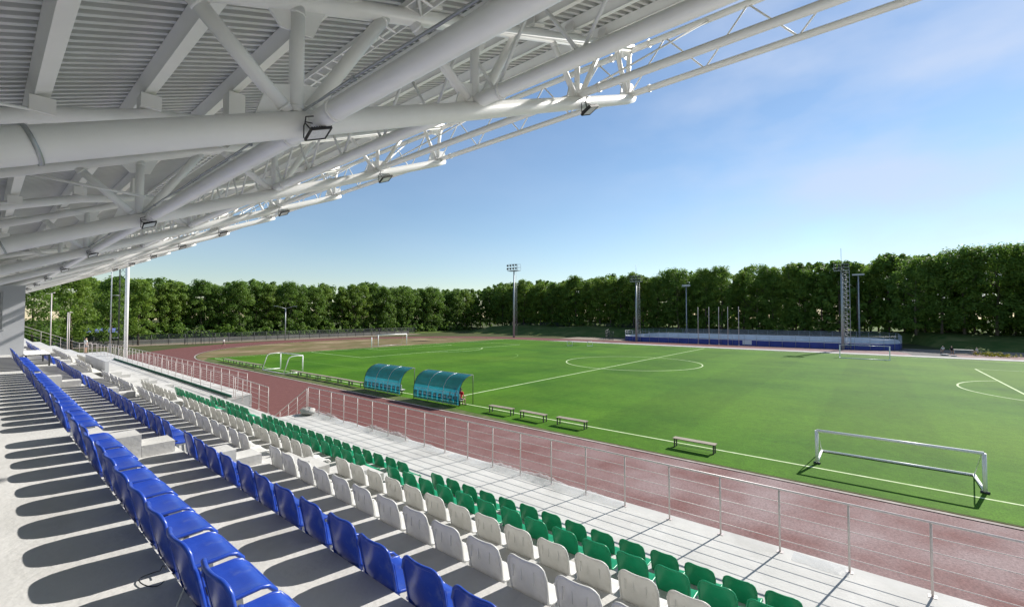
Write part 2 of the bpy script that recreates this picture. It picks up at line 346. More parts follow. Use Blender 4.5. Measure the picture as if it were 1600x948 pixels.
for i in range(ns): mb.box(8.003, 9.3, 19.205 + 0.32 * i, 19.2 + 0.32 * (i + 1) if i < ns - 1 else 23.5, -0.02, W - 0.17 * (i + 1))
mb.build('stair_flight', M['concrete'], stand)
for a0, a1, a2 in ((7.63, 8.05, 8.35), (16.68, 17.12, 17.2), (31.0, 31.9, 31.9)):
    for k in range(1, 7):
        xr = XS(k) + 0.048; ae = a1 if k > 4 else a2
        sb = MB(); sb.box(xr + .003, xr + 0.70, a0, ae, TZ(k) + .002, TZ(k) + 0.31); sb.box(xr + .703, xr + 1.07, a0, ae, TZ(k) + .002, TZ(k) + 0.155)
        sb.build('step_block', M['concrete'], stand)
# unseen wall behind the camera, added to contain and reflect light
mb = MB(); mb.box(-3.85, -3.6, YSTART, YEND, TZ(7) - 0.5, Z0 - 0.55); mb.build('bounce_wall', M['wall_paint'], stand)
# building block at the left with window
bl = thing('announcer_cabin', 'grey rendered cabin with a dark window under the roof at the left edge', 'building', (0, 0, 0))
mb = MB(); X1, X0, ya, yb, z0, z1 = 1.05, -3.55, 24.6, 33.5, TZ(6) + 0.003, Z0 + 1.12
wx0, wx1, wz0, wz1 = -1.6, 0.50, Z0 - 0.5, Z0 + 0.9
for a in ((X0, wx0, ya, ya + .25, z0, z1), (wx1, X1, ya, ya + .25, z0, z1), (wx0, wx1, ya, ya + .25, z0, wz0), (wx0, wx1, ya, ya + .25, wz1, z1),
          (X1 - .25, X1, ya + .25, yb, z0, z1), (X0, X0 + .25, ya + .25, yb, z0, z1), (X0 + .25, X1 - .25, yb - .25, yb, z0, z1), (X0 + .25, X1 - .25, ya + .25, yb - .25, z1 - .15, z1 - .01)): mb.box(*a)
mb.build('wall', M['wall_paint'], bl)
fr = MB(); e = .06
for a in ((wx0, wx0 + e, wz0, wz1), (wx1 - e, wx1, wz0, wz1), (wx0 + e, wx1 - e, wz0, wz0 + e), (wx0 + e, wx1 - e, wz1 - e, wz1), (-.58, -.52, wz0 + e, wz1 - e)): fr.box(a[0], a[1], ya + .06, ya + .13, a[2], a[3])
wf = fr.build('window', M['galv'], bl)
gl = MB(); gl.box(wx0 + e, wx1 - e, ya + .09, ya + .10, wz0 + e, wz1 - e); gl.build('glass_pane', M['window'], wf)
sg_ = MB(); sg_.box(wx0 - .05, wx1 + .05, ya - .05, ya + .055, wz0 - .05, wz0 - .003); sg_.build('window_sill', M['galv'], bl)
# low parapet wall of the stair opening, farther along
par = MB(); par.box(3.72, 3.86, 27.6, 33.6, TZ(4) + .003, Z0 - 2.12)
tag(par.build('parapet_wall', M['wall_paint']), 'low grey parapet wall beyond the last white seats of the middle rows', 'wall')

# ------------------------------------------------------------------ roof
roof = thing('steel_roof', 'white tubular steel cantilever roof with ribbed metal deck over the stand', 'roof', (0, 0, 0))
SL = 0.42; XT, XR = 8.66, -3.55
def cz(x): return Z0 + 0.95 + SL * x
def tz(x): return Z0 + 2.05 + SL * x
GY = [3.87 + 6.0 * k for k in range(-1, 9)]
YR0, YR1 = -5.0, 53.2
# deck: trapezoid ribs running up the slope
mb = MB(); pitch = 0.142; ny = int((YR1 - YR0) / pitch); xs = [XR, 2.6, 8.95]
prof2 = []
for i in range(ny):
    y = YR0 + i * pitch
    for f, h in ((0, 0), (0.40, 0), (0.46, .15), (0.94, .15)): prof2.append((y + f * pitch, h))
rows = [[(x, y, Z0 + 2.40 + SL * x + h) for y, h in prof2] for x in xs]
mb.grid(rows, False)
rows = [[(x, y, Z0 + 2.57 + SL * x) for y in (YR0, YR1)] for x in xs]; mb.grid(rows, False)
mb.build('roof_deck', M['deck'], roof)
mb = MB(); mb.bar((8.98, YR0, Z0 + 2.50 + SL * 8.98), (8.98, YR1, Z0 + 2.50 + SL * 8.98), 0.03, 0.22); mb.build('eaves_trim', M['white_steel'], roof)
PX = [-2.7, -1.7, -0.62, 0.37, 1.27, 2.2, 3.2, 4.2, 5.25, 6.35, 7.5, 8.5]
NR = Vector((-SL, 0, 1)).normalized()
for x in PX:
    mb = MB(); zc = Z0 + 2.22 + SL * x
    for y0, y1 in [(YR0, YR1)]:
        mb.bar((x, y0, zc - .005), (x, y1, zc - .005), 0.135, 0.012, NR)
        mb.bar(Vector((x, y0, zc)) + NR * .085, Vector((x, y1, zc)) + NR * .085, 0.105, 0.156, NR)
    mb.build('purlin', M['purlin'], roof)
# cable tray beside one purlin
mb = MB(); x = 3.02; zc = Z0 + 2.06 + SL * x; mb.bar((x, YR0, zc), (x, YR1, zc), .012, .06); mb.bar((x - .2, YR0, zc), (x - .2, YR1, zc), .012, .06)
y = YR0
while y < YR1: mb.bar((x - .19, y, zc - .02), (x - .01, y, zc - .02), .03, .012); y += 0.22
mb.build('cable_tray', M['purlin'], roof)
NODES = [(-1.4, [-2.6, -1.4, -0.2]), (1.72, [0.92, 1.72, 2.62]), (3.95, [2.95, 3.95, 4.8]), (6.48, [5.7, 6.48, 7.4]), (8.5, [8.0, 8.62])]
for gi, Y in enumerate(GY):
    gd = thing('truss_girder', None, None); gd.parent = roof; gd.location = (0, Y, 0)
    m1 = MB(); m1.tube([(XR, 0, cz(XR)), (1.8, 0, cz(1.8)), (4.0, 0, cz(4.0)), (6.5, 0, cz(6.5)), (8.45, 0, cz(8.45)), (8.78, 0, cz(8.78) - .0)], [.112, .112, .110, .105, .10, .075], 20)
    m1.build('bottom_chord', M['white_steel'], gd)
    m1 = MB(); m1.tube([(XR, 0, tz(XR)), (8.72, 0, tz(8.72))], .085, 16); m1.build('top_chord', M['white_steel'], gd)
    for nx, tops in NODES:
        for tx in tops:
            st = MB(); a = Vector((nx + (tx - nx) * .09, 0, cz(nx) + .10 + SL * (tx - nx) * .05)); b = Vector((tx, 0, tz(tx) - .03))
            r = .062 if nx < 4 else .048
            st.tube([a, b], r, 12); d_ = (b - a).normalized(); st.tube([a + d_ * .035, a + d_ * .055], r + .008, 12); st.tube([b - d_ * .10, b - d_ * .08], r + .007, 12); st.build('strut', M['white_steel'], gd)
        gp = MB(); zc = cz(nx)
        gp.prism([(nx - .34, zc - .34 * SL + .09), (nx + .34, zc + .34 * SL + .09), (nx + .26, zc + .42), (nx + .02, zc + .36), (nx - .24, zc + .26)], 'y', -.012, .012)
        zt = tz(nx); gp.prism([(nx - .26, zt - .26 * SL - .06), (nx + .26, zt + .26 * SL - .06), (nx + .14, zt - .26), (nx - .14, zt - .30)], 'y', -.011, .011)
        gp.build('gusset_plate', M['white_steel'], gd)
    cp = MB()
    for x in PX:
        zz = tz(x) + .085; cp.bar((x - .12, 0, zz - .12 * SL + .03), (x + .12, 0, zz + .12 * SL + .03), .20, .03)
        cp.bar((x - .13, 0, zz - .13 * SL + .05), (x - .11, 0, zz - .11 * SL + .20), .16, .012)
    cp.build('purlin_cleats', M['purlin'], gd)
    # flange ring at the splice near the rear and tip flange
    fl = MB()
    for x, r in ((0.17, .121),):
        d = Vector((1, 0, SL)).normalized(); p = Vector((x, 0, cz(x))); fl.tube([p - d * .012, p + d * .012], r, 20)
    fl.build('clamp_band', M['galv'], gd)
def ltube(name, x, z, r, y0=YR0, y1=YR1):
    mb = MB(); n = 40; mb.tube([(x, y0 + (y1 - y0) * i / n, z) for i in range(n + 1)], r, 14)
    for Y in GY:
        for dy in (-.42, .42):
            mb.tube([(x, Y + dy - .012, z), (x, Y + dy + .012, z)], r + .016, 14)
            if r > .06: mb.tube([(x, Y + dy + .02, z), (x, Y + dy + .034, z)], r + .013, 14)
    return mb.build(name, M['white_steel'], roof)
ltube('long_tube', 1.86, cz(1.8) + .02, .085); ltube('long_tube', 3.98, Z0 + 2.74, .085); ltube('long_tube', 6.5, Z0 + 3.82, .065)
ltube('lattice_chord', 3.98, Z0 + 3.70, .035); ltube('lattice_chord', 8.66, Z0 + 4.68, .062); ltube('lattice_chord', 8.66, Z0 + 5.62, .062)
for Y in GY[:-1]:
    for x in PX[:6]:
        mb = MB(); zz = tz(x); mb.box(x - .10, x + .10, Y + 2.88, Y + 3.12, zz - .05 - (.2 if x > 1.5 else 0), zz + .115); mb.build('rafter_cleat', M['purlin'], roof)
    mb = MB(); mb.tube([(XR, Y + 3, tz(XR)), (.2, Y + 3, tz(.2) - .03), (1.3, Y + 3, tz(1.3) - .12), (2.5, Y + 3, tz(2.5) - .38)], .085, 14); mb.build('rafter', M['white_steel'], roof)
def warren(x, zb, zt, p, r, y00):
    mb = MB(); y = y00
    while y < YR1 - p:
        if y > YR0: mb.tube([(x, y, zb), (x, y + p / 2, zt)], r, 7); mb.tube([(x, y + p / 2, zt), (x, y + p, zb)], r, 7)
        y += p
    mb.build('lattice_web', M['white_steel'], roof)
warren(3.98, Z0 + 2.76, Z0 + 3.69, 1.2, .022, 3.53 - 9.6); warren(8.66, Z0 + 4.70, Z0 + 5.60, 1.5, .017, 2.37 - 9.0)
# slim ties between outer tube and edge lattice
mb = MB(); y = YR0 + .9
for Y in GY:
    for dy in (-1.6, 1.6):
        mb.tube([(6.5, Y, Z0 + 3.82), (8.66, Y + dy, Z0 + 5.6)], .018, 6)
mb.build('wind_ties', M['white_steel'], roof)
# diagonal tie rods under the deck
mb = MB()
for i, Y in enumerate(GY[:-1]):
    mb.tube([(0.35, Y + .1, tz(.35) - .02), (1.75, Y + 5.9 if i % 2 else Y - .3, cz(1.75) + .35)], .022, 8) if i % 2 == 0 else None
    mb.tube([(-2.4, Y, tz(-2.4)), (3.1, Y + 6, tz(3.1))], .018, 6)
mb.build('tie_rods', M['white_steel'], roof)
# conduit strapped under the inner long tube with drops to the lamps
mb = MB(); zc = cz(1.8) + .02; pts = [(1.76, YR0 + .5 * i, zc + .075 + .006 * math.sin(i * 1.7)) for i in range(int((YR1 - YR0) / .5))]; mb.tube(pts, .011, 6)
for i in range(0, len(pts), 4): mb.box(1.745, 1.775, pts[i][1] - .012, pts[i][1] + .012, zc + .055, zc + .09)
mb.build('conduit', M['galv'], roof)
# big raking strut rising out of the frame at the upper left
mb = MB(); mb.tube([(-0.95, 2.5, Z0 + 0.10), (0.42, 2.5, Z0 + 2.45)], .24, 20)
mb.build('raking_strut', M['white_steel'], roof)

# floodlights under the girders
def floodlight(label, x, Y, sc=1.0, tilt=0.5):
    r = thing('floodlight', label, 'floodlight', (x, Y, cz(x) - .055), 0, 'floodlights clamped under the roof girders'); r.scale = (sc,) * 3
    hb = MB(); c, s = math.cos(tilt), math.sin(tilt)
    def q(u, v, w_): return (u * 1.0, w_ * s + v * c, w_ * c - v * s)        # tilted frame: u along slope, v across, w normal
    P = []
    def bx(mb, u0, u1, v0, v1, w0, w1):
        b = len(mb.v)
        for w_ in (w0, w1):
            for u, v in ((u0, v0), (u1, v0), (u1, v1), (u0, v1)): p = q(u, v, w_); mb.v.append((p[0], p[1], p[2] + SL * u))
        for f in ((3, 2, 1, 0), (4, 5, 6, 7), (0, 1, 5, 4), (1, 2, 6, 5), (2, 3, 7, 6), (3, 0, 4, 7)): mb.face([b + i for i in f])
    bx(hb, -.15, .15, -.11, .11, -.15, -.125); bx(hb, -.15, -.13, -.11, .11, -.175, -.15); bx(hb, .13, .15, -.11, .11, -.175, -.15)
    bx(hb, -.13, .13, -.11, -.095, -.175, -.15); bx(hb, -.13, .13, .095, .11, -.175, -.15)
    for k in range(7): bx(hb, -.12 + .035 * k, -.11 + .035 * k, -.09, .09, -.125, -.095)
    hb.build('housing', M['dark'], r)
    le = MB(); bx(le, -.125, .125, -.09, .09, -.168, -.152); le.build('lens', M['lens'], r)
    br = MB(); br.tube([(-.17, 0, -.16 - .17 * SL), (-.17, 0, -.02 - .1 * SL), (-.15, 0, .0), (.0, 0, .02), (.15, 0, .07), (.17, 0, .03), (.17, 0, -.14 + .17 * SL)], .008, 6)
    br.build('bracket', M['dark'], r)
    cb = MB(); cb.tube([(-.1, -.06, -.11), (-.2, -.10, -.06), (-.2, -.12, .02), (-.1, -.13, .06)], .009, 6); cb.build('cable', M['dark'], r)
    return r
for k in range(1, 10):
    Y = GY[k]
    floodlight('inner floodlight under the %s girder counted from the near end' % nth(k), 1.83, Y - .14, .62)
    if k < 9: floodlight('outer floodlight near the tip of the %s girder from the near end' % nth(k), 6.62, Y - .10, .95)

# ------------------------------------------------------------------ seats
def seat_meshes(m, teeth):
    HW = 0.201
    bk = MB()
    def bp(u, v, off):
        q = max(0.0, abs(u) - .50) / .50; z = 0.405 + v * 0.375 - 0.105 * (1 - math.sqrt(max(0.0, 1 - q * q))) * v ** 4 - 0.004 * (1 - u * u) * v
        x = 0.062 * (1 - v) ** 1.25 - 0.040 * (1 - u * u) * (0.25 + 0.75 * v) + 0.034
        yy = u * HW * (1 - 0.05 * (1 - v))
        return (x + off, yy, z)
    NU, NV = 20, 7
    F = [[bp(-1 + 2 * i / NU, j / NV, 0.009) for j in range(NV + 1)] for i in range(NU + 1)]
    B = [[bp(-1 + 2 * i / NU, j / NV, -0.004) for j in range(NV + 1)] for i in range(NU + 1)][::-1]
    bk.grid(F); bk.grid(B)
    rim = [bp(-1, j / NV, 0) for j in range(NV)] + [bp(-1 + 2 * i / NU, 1, 0) for i in range(NU + 1)] + [bp(1, j / NV, 0) for j in range(NV)][::-1]
    # round the two top corners of the rim
    bk.tube(rim, 0.0125, 8)
    # side flanges bent towards the sitter
    for sg in (-1, 1):
        G = [[bp(sg, j / NV, 0.0), (bp(sg, j / NV, 0)[0] + .022, bp(sg, j / NV, 0)[1] * 1.01, bp(sg, j / NV, 0)[2] - .012)] for j in range(NV + 1)]
        bk.grid(G); bk.grid([[ (a[0], a[1] - sg * .004, a[2]) for a in r][::-1] for r in G])
    if teeth:
        for i in range(7):
            y = -HW * .8 + i * HW * 1.6 / 6; bk.box(0.060, 0.080, y - .011, y + .011, 0.375, 0.410)
        for y in (-.1, .03, .12): bk.box(0.004, 0.014, y, y + .006, 0.60, 0.70)
    pn = MB()
    def pp(i, j, dz):
        x = 0.075 + 0.345 * i / 9; y = -HW + 2 * HW * j / 8; u = y / HW
        z = 0.438 - 0.022 * (1 - u * u) * math.sin(PI * min(1, i / 9 * .9 + .1)) + (.010 if i < 2 else 0)
        if i >= 8: z -= 0.012 * (i - 7) ** 2
        if abs(u) > .9 and i < 9: z += 0.006
        return (x, y, z + dz)
    pn.grid([[pp(i, j, 0) for j in range(9)] for i in range(10)]); pn.grid([[pp(i, j, -.016) for j in range(9)] for i in range(10)][::-1])
    edge = [pp(i, 0, -.008) for i in range(10)] + [pp(9, j, -.010) for j in range(1, 9)] + [pp(i, 8, -.008) for i in range(9)][::-1]
    pn.tube(edge, 0.013, 8)
    fs = [[pp(9, j, 0) for j in range(9)], [(pp(9, j, 0)[0] + .012, pp(9, j, 0)[1] * .97, pp(9, j, 0)[2] - .05) for j in range(9)]]
    pn.grid(fs)
    pn.cur = 1; hz = 0.4365
    pn.face([pn.pt((.155 + .020 * math.cos(a), -.0 + .05 * math.sin(a), 0.4302)) for a in [2 * PI * k / 10 for k in range(10)]])
    lg = MB()
    for y in (-.12, .12):
        lg.bar((.30, y, .0), (.26, y, .41), .03, .03); lg.bar((.06, y, .395), (.36, y, .405), .03, .03)
    lg.bar((.03, -.12, .395), (.03, .12, .395), .03, .03); lg.box(.26, .34, -.15, -.09, .001, .008); lg.box(.26, .34, .09, .15, .001, .008)
    return bk.mesh('backrest', m), pn.mesh('seat_pan', [m, M['hole']]), lg.mesh('bracket', M['galv'])
SM = {'blue': seat_meshes(M['blue'], 0), 'white': seat_meshes(M['white_pl'], 1), 'green': seat_meshes(M['green_pl'], 0)}
RN = {6: ('blue', 'the topmost blue row'), 5: ('blue', 'the lower blue row'), 4: ('white', 'the upper white row'), 3: ('white', 'the lower white row'),
      2: ('green', 'the upper green row'), 1: ('green', 'the front green row')}
# row -> sections (first corner Y at +Y side, number); corners are the seat edge nearest the far end
SEC = {1: [(7.62, 15, 'near'), (16.85, 17, 'middle'), (22.4, 9, 'third')], 2: [(7.60, 15, 'near'), (16.85, 17, 'middle'), (22.8, 10, 'third')],
       3: [(7.53, 15, 'near'), (16.85, 17, 'middle'), (22.6, 10, 'third'), (40.6, 14, 'fifth')],
       4: [(7.52, 14, 'near'), (16.8, 17, 'middle'), (22.7, 11, 'third'), (29.8, 9, 'fourth'), (40.5, 18, 'fifth')],
       5: [(7.50, 14, 'near'), (16.6, 17, 'middle'), (24.1, 14, 'third'), (30.4, 10, 'fourth'), (41.0, 19, 'fifth')],
       6: [(7.50, 14, 'near'), (16.5, 17, 'middle'), (23.2, 12, 'third')]}
MINY = {1: -0.3, 2: -0.1, 3: 0.2, 4: 0.3, 5: 0.7, 6: 1.2}
MID = {'near': 'nearest block', 'middle': 'second block', 'third': 'third block', 'fourth': 'fourth block', 'fifth': 'farthest block'}
for k, secs in SEC.items():
    colr, rn = RN[k]
    for y0, n, sn in secs:
        c = 0
        for i in range(n):
            y = y0 - 0.5 * i
            if y < MINY[k]: break
            c += 1
            lab = '%s plastic seat in %s, %s, %s from its far end' % (colr, rn, MID[sn], nth(c))
            yaw = RND.uniform(-.02, .02)
            e = thing('stadium_seat', lab, 'seat', (XS(k) + RND.uniform(-.006, .006), y - .213, TZ(k)), yaw, 'plastic stadium seats in rows')
            e.rotation_euler = (0, RND.uniform(-.02, .02), yaw)
            far = (sn in ('fourth', 'fifth'))
            for nm, me in zip(('backrest', 'seat_pan', 'bracket'), SM[colr]):
                if far and nm == 'bracket': continue
                o = bpy.data.objects.new(nm, me); COL.objects.link(o); o.parent = e

# ------------------------------------------------------------------ railings
def railing(label, pts, spacing=0.97, H=1.11, nb=4, first=0.0, name='guard_railing'):
    r = thing(name, label, 'railing', pts[0]); o = Vector(pts[0]); P = [Vector(p) - o for p in pts]
    up = Vector((0, 0, H))
    tb = MB(); tb.tube([p + up for p in P], .019, 8); tb.build('handrail', M['rail'], r)
    for j in range(nb):
        h = H * (j + 1) / (nb + 1); mb = MB(); mb.tube([p + Vector((0, 0, h)) for p in P], .0072, 6); mb.build('rail_bar', M['rail'], r)
    pm = MB(); pm.tube([(0, 0, 0.0), (0, 0, H)], .016, 8); pm.box(-.05, .05, -.05, .05, 0.0, .008); me = pm.mesh('post', M['rail'])
    for a, b in zip(P[:-1], P[1:]):
        L = (b - a).length; n = max(1, round(L / spacing)); 
        for i in range(n + (1 if b is P[-1] else 0)):
            ob = bpy.data.objects.new('post', me); COL.objects.link(ob); ob.parent = r; ob.location = a + (b - a) * (i / n)
    return r
XRL = 9.22
railing('long pale guard railing along the walkway above the red track, nearest the camera', [(XRL, -2.62, W), (XRL, 19.2, W)], 0.9918)
railing('short sloping stair railing running down from the walkway towards the track', [(XRL, 19.32, W - .1), (XRL, 22.9, 0.45)], 1.0)
railing('short railing of four posts on the stand side of the stair opening', [(8.05, 20.4, W), (8.35, 25.2, W)], 1.2)
railing('inner railing of the double fence farther along the walkway', [(8.40, 25.6, W), (8.45, 40, W), (8.35, 66.5, W)], 1.9)
railing('outer railing of the double fence above the curve of the track', [(9.25, 26.2, W), (9.25, 66.5, W)], 1.35)
railing('white railing crossing the far end of the walkway with closely set posts', [(7.3, 67.0, W), (8.3, 66.9, W)], .35, nb=1)
# railing climbing the terraces at the far end
railing('pale railing climbing the terraces at the far end of the stand', [(8.2, 69.7, W), (7.2, 69.7, W), (1.2, 69.7, TZ(6) + .5), (-2.5, 69.7, TZ(7) + .6)], 1.6, nb=2)
# thin raised dark green strip under the inner railing
mb = MB(); mb.box(8.28, 8.36, 25.7, 57, W + .003, W + .12); tag(mb.build('green_strip', mat('strip_green', (0.03, 0.10, 0.07), None, 4, 0.8)), 'dark green strip at the foot of the inner railing', 'kerb')

# plastic film lying along the foot of the near railing
def film(label, y0, y1, seed, hmax=.24):
    R = random.Random(seed); mb = MB(); n = int((y1 - y0) / .06); rows = []
    for i in range(n + 1):
        y = y0 + (y1 - y0) * i / n; e = min(1, i / 12, (n - i) / 12)
        h = hmax * e * (0.55 + .3 * math.sin(y * 1.3 + seed) + .2 * math.sin(y * 4.1)) + .02
        rows.append([(9.02 - .05 * e + R.uniform(-.02, .02), y, W + .006), (9.10 + R.uniform(-.02, .02), y, W + .02 + h * .25 * R.random()), (9.20 + R.uniform(-.02, .02), y, W + h * R.uniform(.5, .7)),
                     (9.27 + R.uniform(-.02, .01), y, W + h * R.uniform(.8, 1.05)), (9.33 + R.uniform(-.02, .02), y, W + h * .5), (9.38, y, W + .006)])
    mb.grid(rows); tag(mb.build('plastic_film', M['film']), label, 'plastic sheet')
film('crumpled clear plastic film along the foot of the railing by the stair opening', 10.2, 19.0, 3, .22)
film('sagging clear plastic film along the middle part of the near railing', 4.35, 10.0, 5, .17)
film('small scrap of clear plastic film at the foot of the nearest railing posts', 0.35, 1.15, 9, .06)
# white sack of rubble at the head of the stair railing
mb = MB(); rows = []
for i in range(9):
    a = PI * i / 8; rr = [(9.0 + .30 * math.cos(2 * PI * j / 12) * math.sin(a) * (1 + .12 * math.sin(3 * j + i)), 18.75 + .38 * math.sin(2 * PI * j / 12) * math.sin(a) * (1 + .1 * math.cos(2 * j)), W + .005 + .30 * (1 - math.cos(a)) / 2 * (1 + .1 * math.sin(j * 2 + i))) for j in range(13)]
    rows.append(rr)
mb.grid(rows); tag(mb.build('rubble_sack', M['kerb']), 'white rubble sack beside the first post of the near railing', 'sack')
# cable loops on the rear tread
mb = MB(); mb.tube([(0.63 + .055 * math.cos(a), 3.06 + .085 * math.sin(a) + .02 * math.cos(2 * a), TZ(7) + .012 + (.03 if abs(a) < .5 else 0)) for a in [-.3 + .33 * k for k in range(18)]], .0028, 6)
tag(mb.build('cable_loop', M['dark']), 'black cable loop hanging behind the topmost blue row', 'cable')
mb = MB(); pts = [(.66, 2.62, TZ(7) + .10), (.63, 2.60, TZ(7) + .05), (.60, 2.56, TZ(7) + .015), (.56, 2.50, TZ(7) + .012), (.48, 2.46, TZ(7) + .012), (.38, 2.44, TZ(7) + .012)]
rows = [[(x, y, z), (x + .01, y + .035, z + .004)] for x, y, z in pts]; mb.grid(rows); mb.grid([[(a[0], a[1], a[2] + .003) for a in r][::-1] for r in rows])
tag(mb.build('white_strap', M['kerb']), 'white strap hanging from a blue seat onto the rear walkway', 'strap')

# ------------------------------------------------------------------ benches
def bench_protos():
    b = thing('team_bench', 'low wooden team bench on the grass, nearest to the tipped white goal', 'bench', (0, 0, 0), 0, 'low benches along the touchline')
    for i in range(3):
        s = MB(); s.box(-.20 + .137 * i, -.075 + .137 * i, -1.0, 1.0, .425, .465); s.build('slat', M['wood'], b)
    for y in (-.92, .92):
        l = MB(); l.bar((-.15, y, 0), (-.15, y, .40), .055, .055); l.bar((.15, y, 0), (.15, y, .40), .055, .055); l.bar((-.17, y, .41), (.17, y, .41), .05, .028); l.build('leg_frame', M['dark_steel'], b)
    l = MB(); l.bar((0, -.9, .405), (0, .9, .405), .03, .03); l.bar((0, -.9, .12), (0, .9, .12), .02, .02); l.build('stretcher', M['dark_steel'], b)
    return b
pb = bench_protos(); pb.location = (22.45, 6.85, 0)
def pbench(x, y, rz, lab): dup(pb, (x, y, 0), rz, lab)
pbench(22.5, 13.9, 0.02, 'low wooden team bench right of the middle one, with empty grass to its right')
pbench(22.42, 16.7, -.03, 'low wooden team bench, middle one of three close together')
pbench(22.45, 19.4, .02, 'low wooden team bench just right of the blue dugouts')
for i in range(7): pbench(22.45 + .05 * math.sin(i), 37.3 + 2.08 * i, .01 * (-1) ** i, 'low bench in the row left of the dugouts, %s from the dugouts' % nth(i + 1))
for i in range(6): pbench(22.4 + .06 * math.cos(i), 60.2 + 2.15 * i, .02, 'low bench in the row beyond the small white goal, %s from the goal' % nth(i + 1))
# bench on the terrace
tb = thing('slatted_bench', 'dark framed bench with pale slatted top standing on the upper terrace', 'bench', (1.40, 25.6, TZ(6)))
for i in range(5):
    s = MB(); s.box(-.33 + .135 * i, -.215 + .135 * i, -1.35, 1.45, .44, .468); s.build('slat', M['purlin'], tb)
for y in (-1.3, 1.4):
    for x in (-.30, .30):
        s = MB(); s.bar((x, y, 0.0), (x, y, .40), .05, .05); s.build('leg', M['dark_steel'], tb)
s = MB()
for x in (-.30, .30): s.bar((x, -1.3, .418), (x, 1.4, .418), .05, .04)
for y in (-1.3, 1.4): s.bar((-.27, y, .418), (.27, y, .418), .05, .036); s.bar((-.27, y, .08), (.27, y, .08), .03, .03)
s.build('frame', M['dark_steel'], tb)

# ------------------------------------------------------------------ dugouts
def dugout(label, y0, y1, nseat):
    L = y1 - y0; r = thing('team_dugout', label, 'dugout', (22.1, y0, 0), 0, 'blue curved team dugouts')
    prof = [(0.0, .12), (-.02, .5), (0.02, .95), (.13, 1.35), (.35, 1.72), (.68, 1.98), (1.05, 2.12), (1.45, 2.17)]
    nb = 3
    for b in range(nb):
        ya, yb = L * b / nb + .02, L * (b + 1) / nb - .02; c = MB()
        c.grid([[(x, y, z) for y in (ya, yb)] for x, z in prof]); c.build('canopy_panel', M['poly'], r)
    for b in range(nb + 1):
        f = MB(); y = L * b / nb; f.tube([(x - .012, y, z) for x, z in [(0, 0)] + prof], .022, 7); f.build('hoop', M['dark_steel'] if b in (0, nb) else M['galv'], r)
    for y in (0, L):
        f = MB(); f.tube([(1.43, y, 0), (1.43, y, 2.17)], .025, 8); f.build('front_post', M['dark_steel'], r)
    f = MB(); f.tube([(1.45, 0, 2.17), (1.45, L, 2.17)], .02, 6); f.tube([(0, 0, .12), (0, L, .12)], .02, 6); f.tube([(0, 0, .95), (0, L, .95)], .012, 6); f.build('long_rails', M['galv'], r)
    s_ = [MB(), MB()]
    for i in range(nseat):
        y = L * (i + .5) / nseat
        q = MB(); q.box(.18, .215, y - .19, y + .19, .50, .88); q.box(.215, .58, y - .19, y + .19, .42, .46); q.build('seat', M['white_pl'], r)
    b = MB(); b.box(.22, .5, .15, L - .15, .33, .40)
    for y in (.3, L / 2, L - .3): b.box(.34, .40, y - .03, y + .03, 0, .33)
    b.build('seat_beam', M['dark_steel'], r)
    return r
dugout('blue curved team dugout, the left one with nobody in view', 30.1, 35.4, 9)
dugout('blue curved team dugout, the right one with a person at its open end', 23.15, 28.35, 9)

# ------------------------------------------------------------------ goals
def T(mb, pts, r, n=10): mb.tube(pts, r, n)
def part(root, name, pts, r, m, n=10):
    mb = MB(); mb.tube(pts, r, n); return mb.build(name, m, root)
gl_ = M['goal']
# tipped youth goal near the railing (rests on its posts' side)
r = thing('tipped_goal', 'white goal frame lying tipped over on the near touchline', 'goal', (23.9, -3.15, 0))
Lg = 5.15
part(r, 'crossbar', [(0, 0, 1.47), (0, Lg, 1.47)], .06, gl_)
part(r, 'rear_bar', [(2.25, 0, .02 + .03), (2.25, Lg, .05)], .05, gl_)
r2 = r
for y in (0, Lg):
    part(r, 'post', [(0, y, .04), (0, y, 1.47)], .065, gl_)
    part(r, 'ground_bar', [(0, y, .05), (2.25, y, .05)], .055, gl_)
    part(r, 'top_stay', [(0, y, 1.45), (.30, y, 1.45), (2.25, y, .07)], .022, gl_)
    part(r, 'ground_anchor', [(-.05, y - .12, .03), (.02, y + .12, .03)], .06, M['dark_steel'])
# left small goal with curved stays
r = thing('training_goal', 'white goal with slanting side frames facing the pitch left of the dugouts', 'goal', (23.95, 51.3, 0))
for y in (0, 5.9):
    part(r, 'post', [(0, y, 0), (0, y, 1.98)], .06, gl_)
    part(r, 'side_frame', [(0, y, 1.96), (-.6, y, 1.98), (-1.25, y, 1.93), (-1.55, y, 1.78), (-1.66, y, 1.5), (-2.1, y, .05)], .045, gl_)
    part(r, 'ground_bar', [(0, y, .05), (-2.1, y, .05)], .05, gl_)
part(r, 'crossbar', [(0, 0, 1.98), (0, 5.9, 1.98)], .055, gl_); part(r, 'rear_bar', [(-2.1, 0, .05), (-2.1, 5.9, .05)], .045, gl_)
# full-size goal at the far end
r = thing('full_size_goal', 'large white goal on the far goal line in front of the trees', 'goal', (CX - 1.0, 81.0, 0))
for x in (-3.66, 3.66): part(r, 'post', [(x, 0, 0), (x, 0, 2.5)], .09, gl_); part(r, 'stay', [(x, 0, 2.5), (x, 1.1, 2.45), (x, 1.9, 0)], .045, gl_)
part(r, 'crossbar', [(-3.66, 0, 2.5), (3.66, 0, 2.5)], .09, gl_); part(r, 'rear_bar', [(-3.66, 1.9, .04), (3.66, 1.9, .04)], .045, gl_)
mb = MB(); mb.tube([(50.8, 78.9, 0), (50.8, 78.9, 2.2)], .09, 8); tag(mb.build('white_post', gl_), 'single white post standing left of the far goal', 'post')
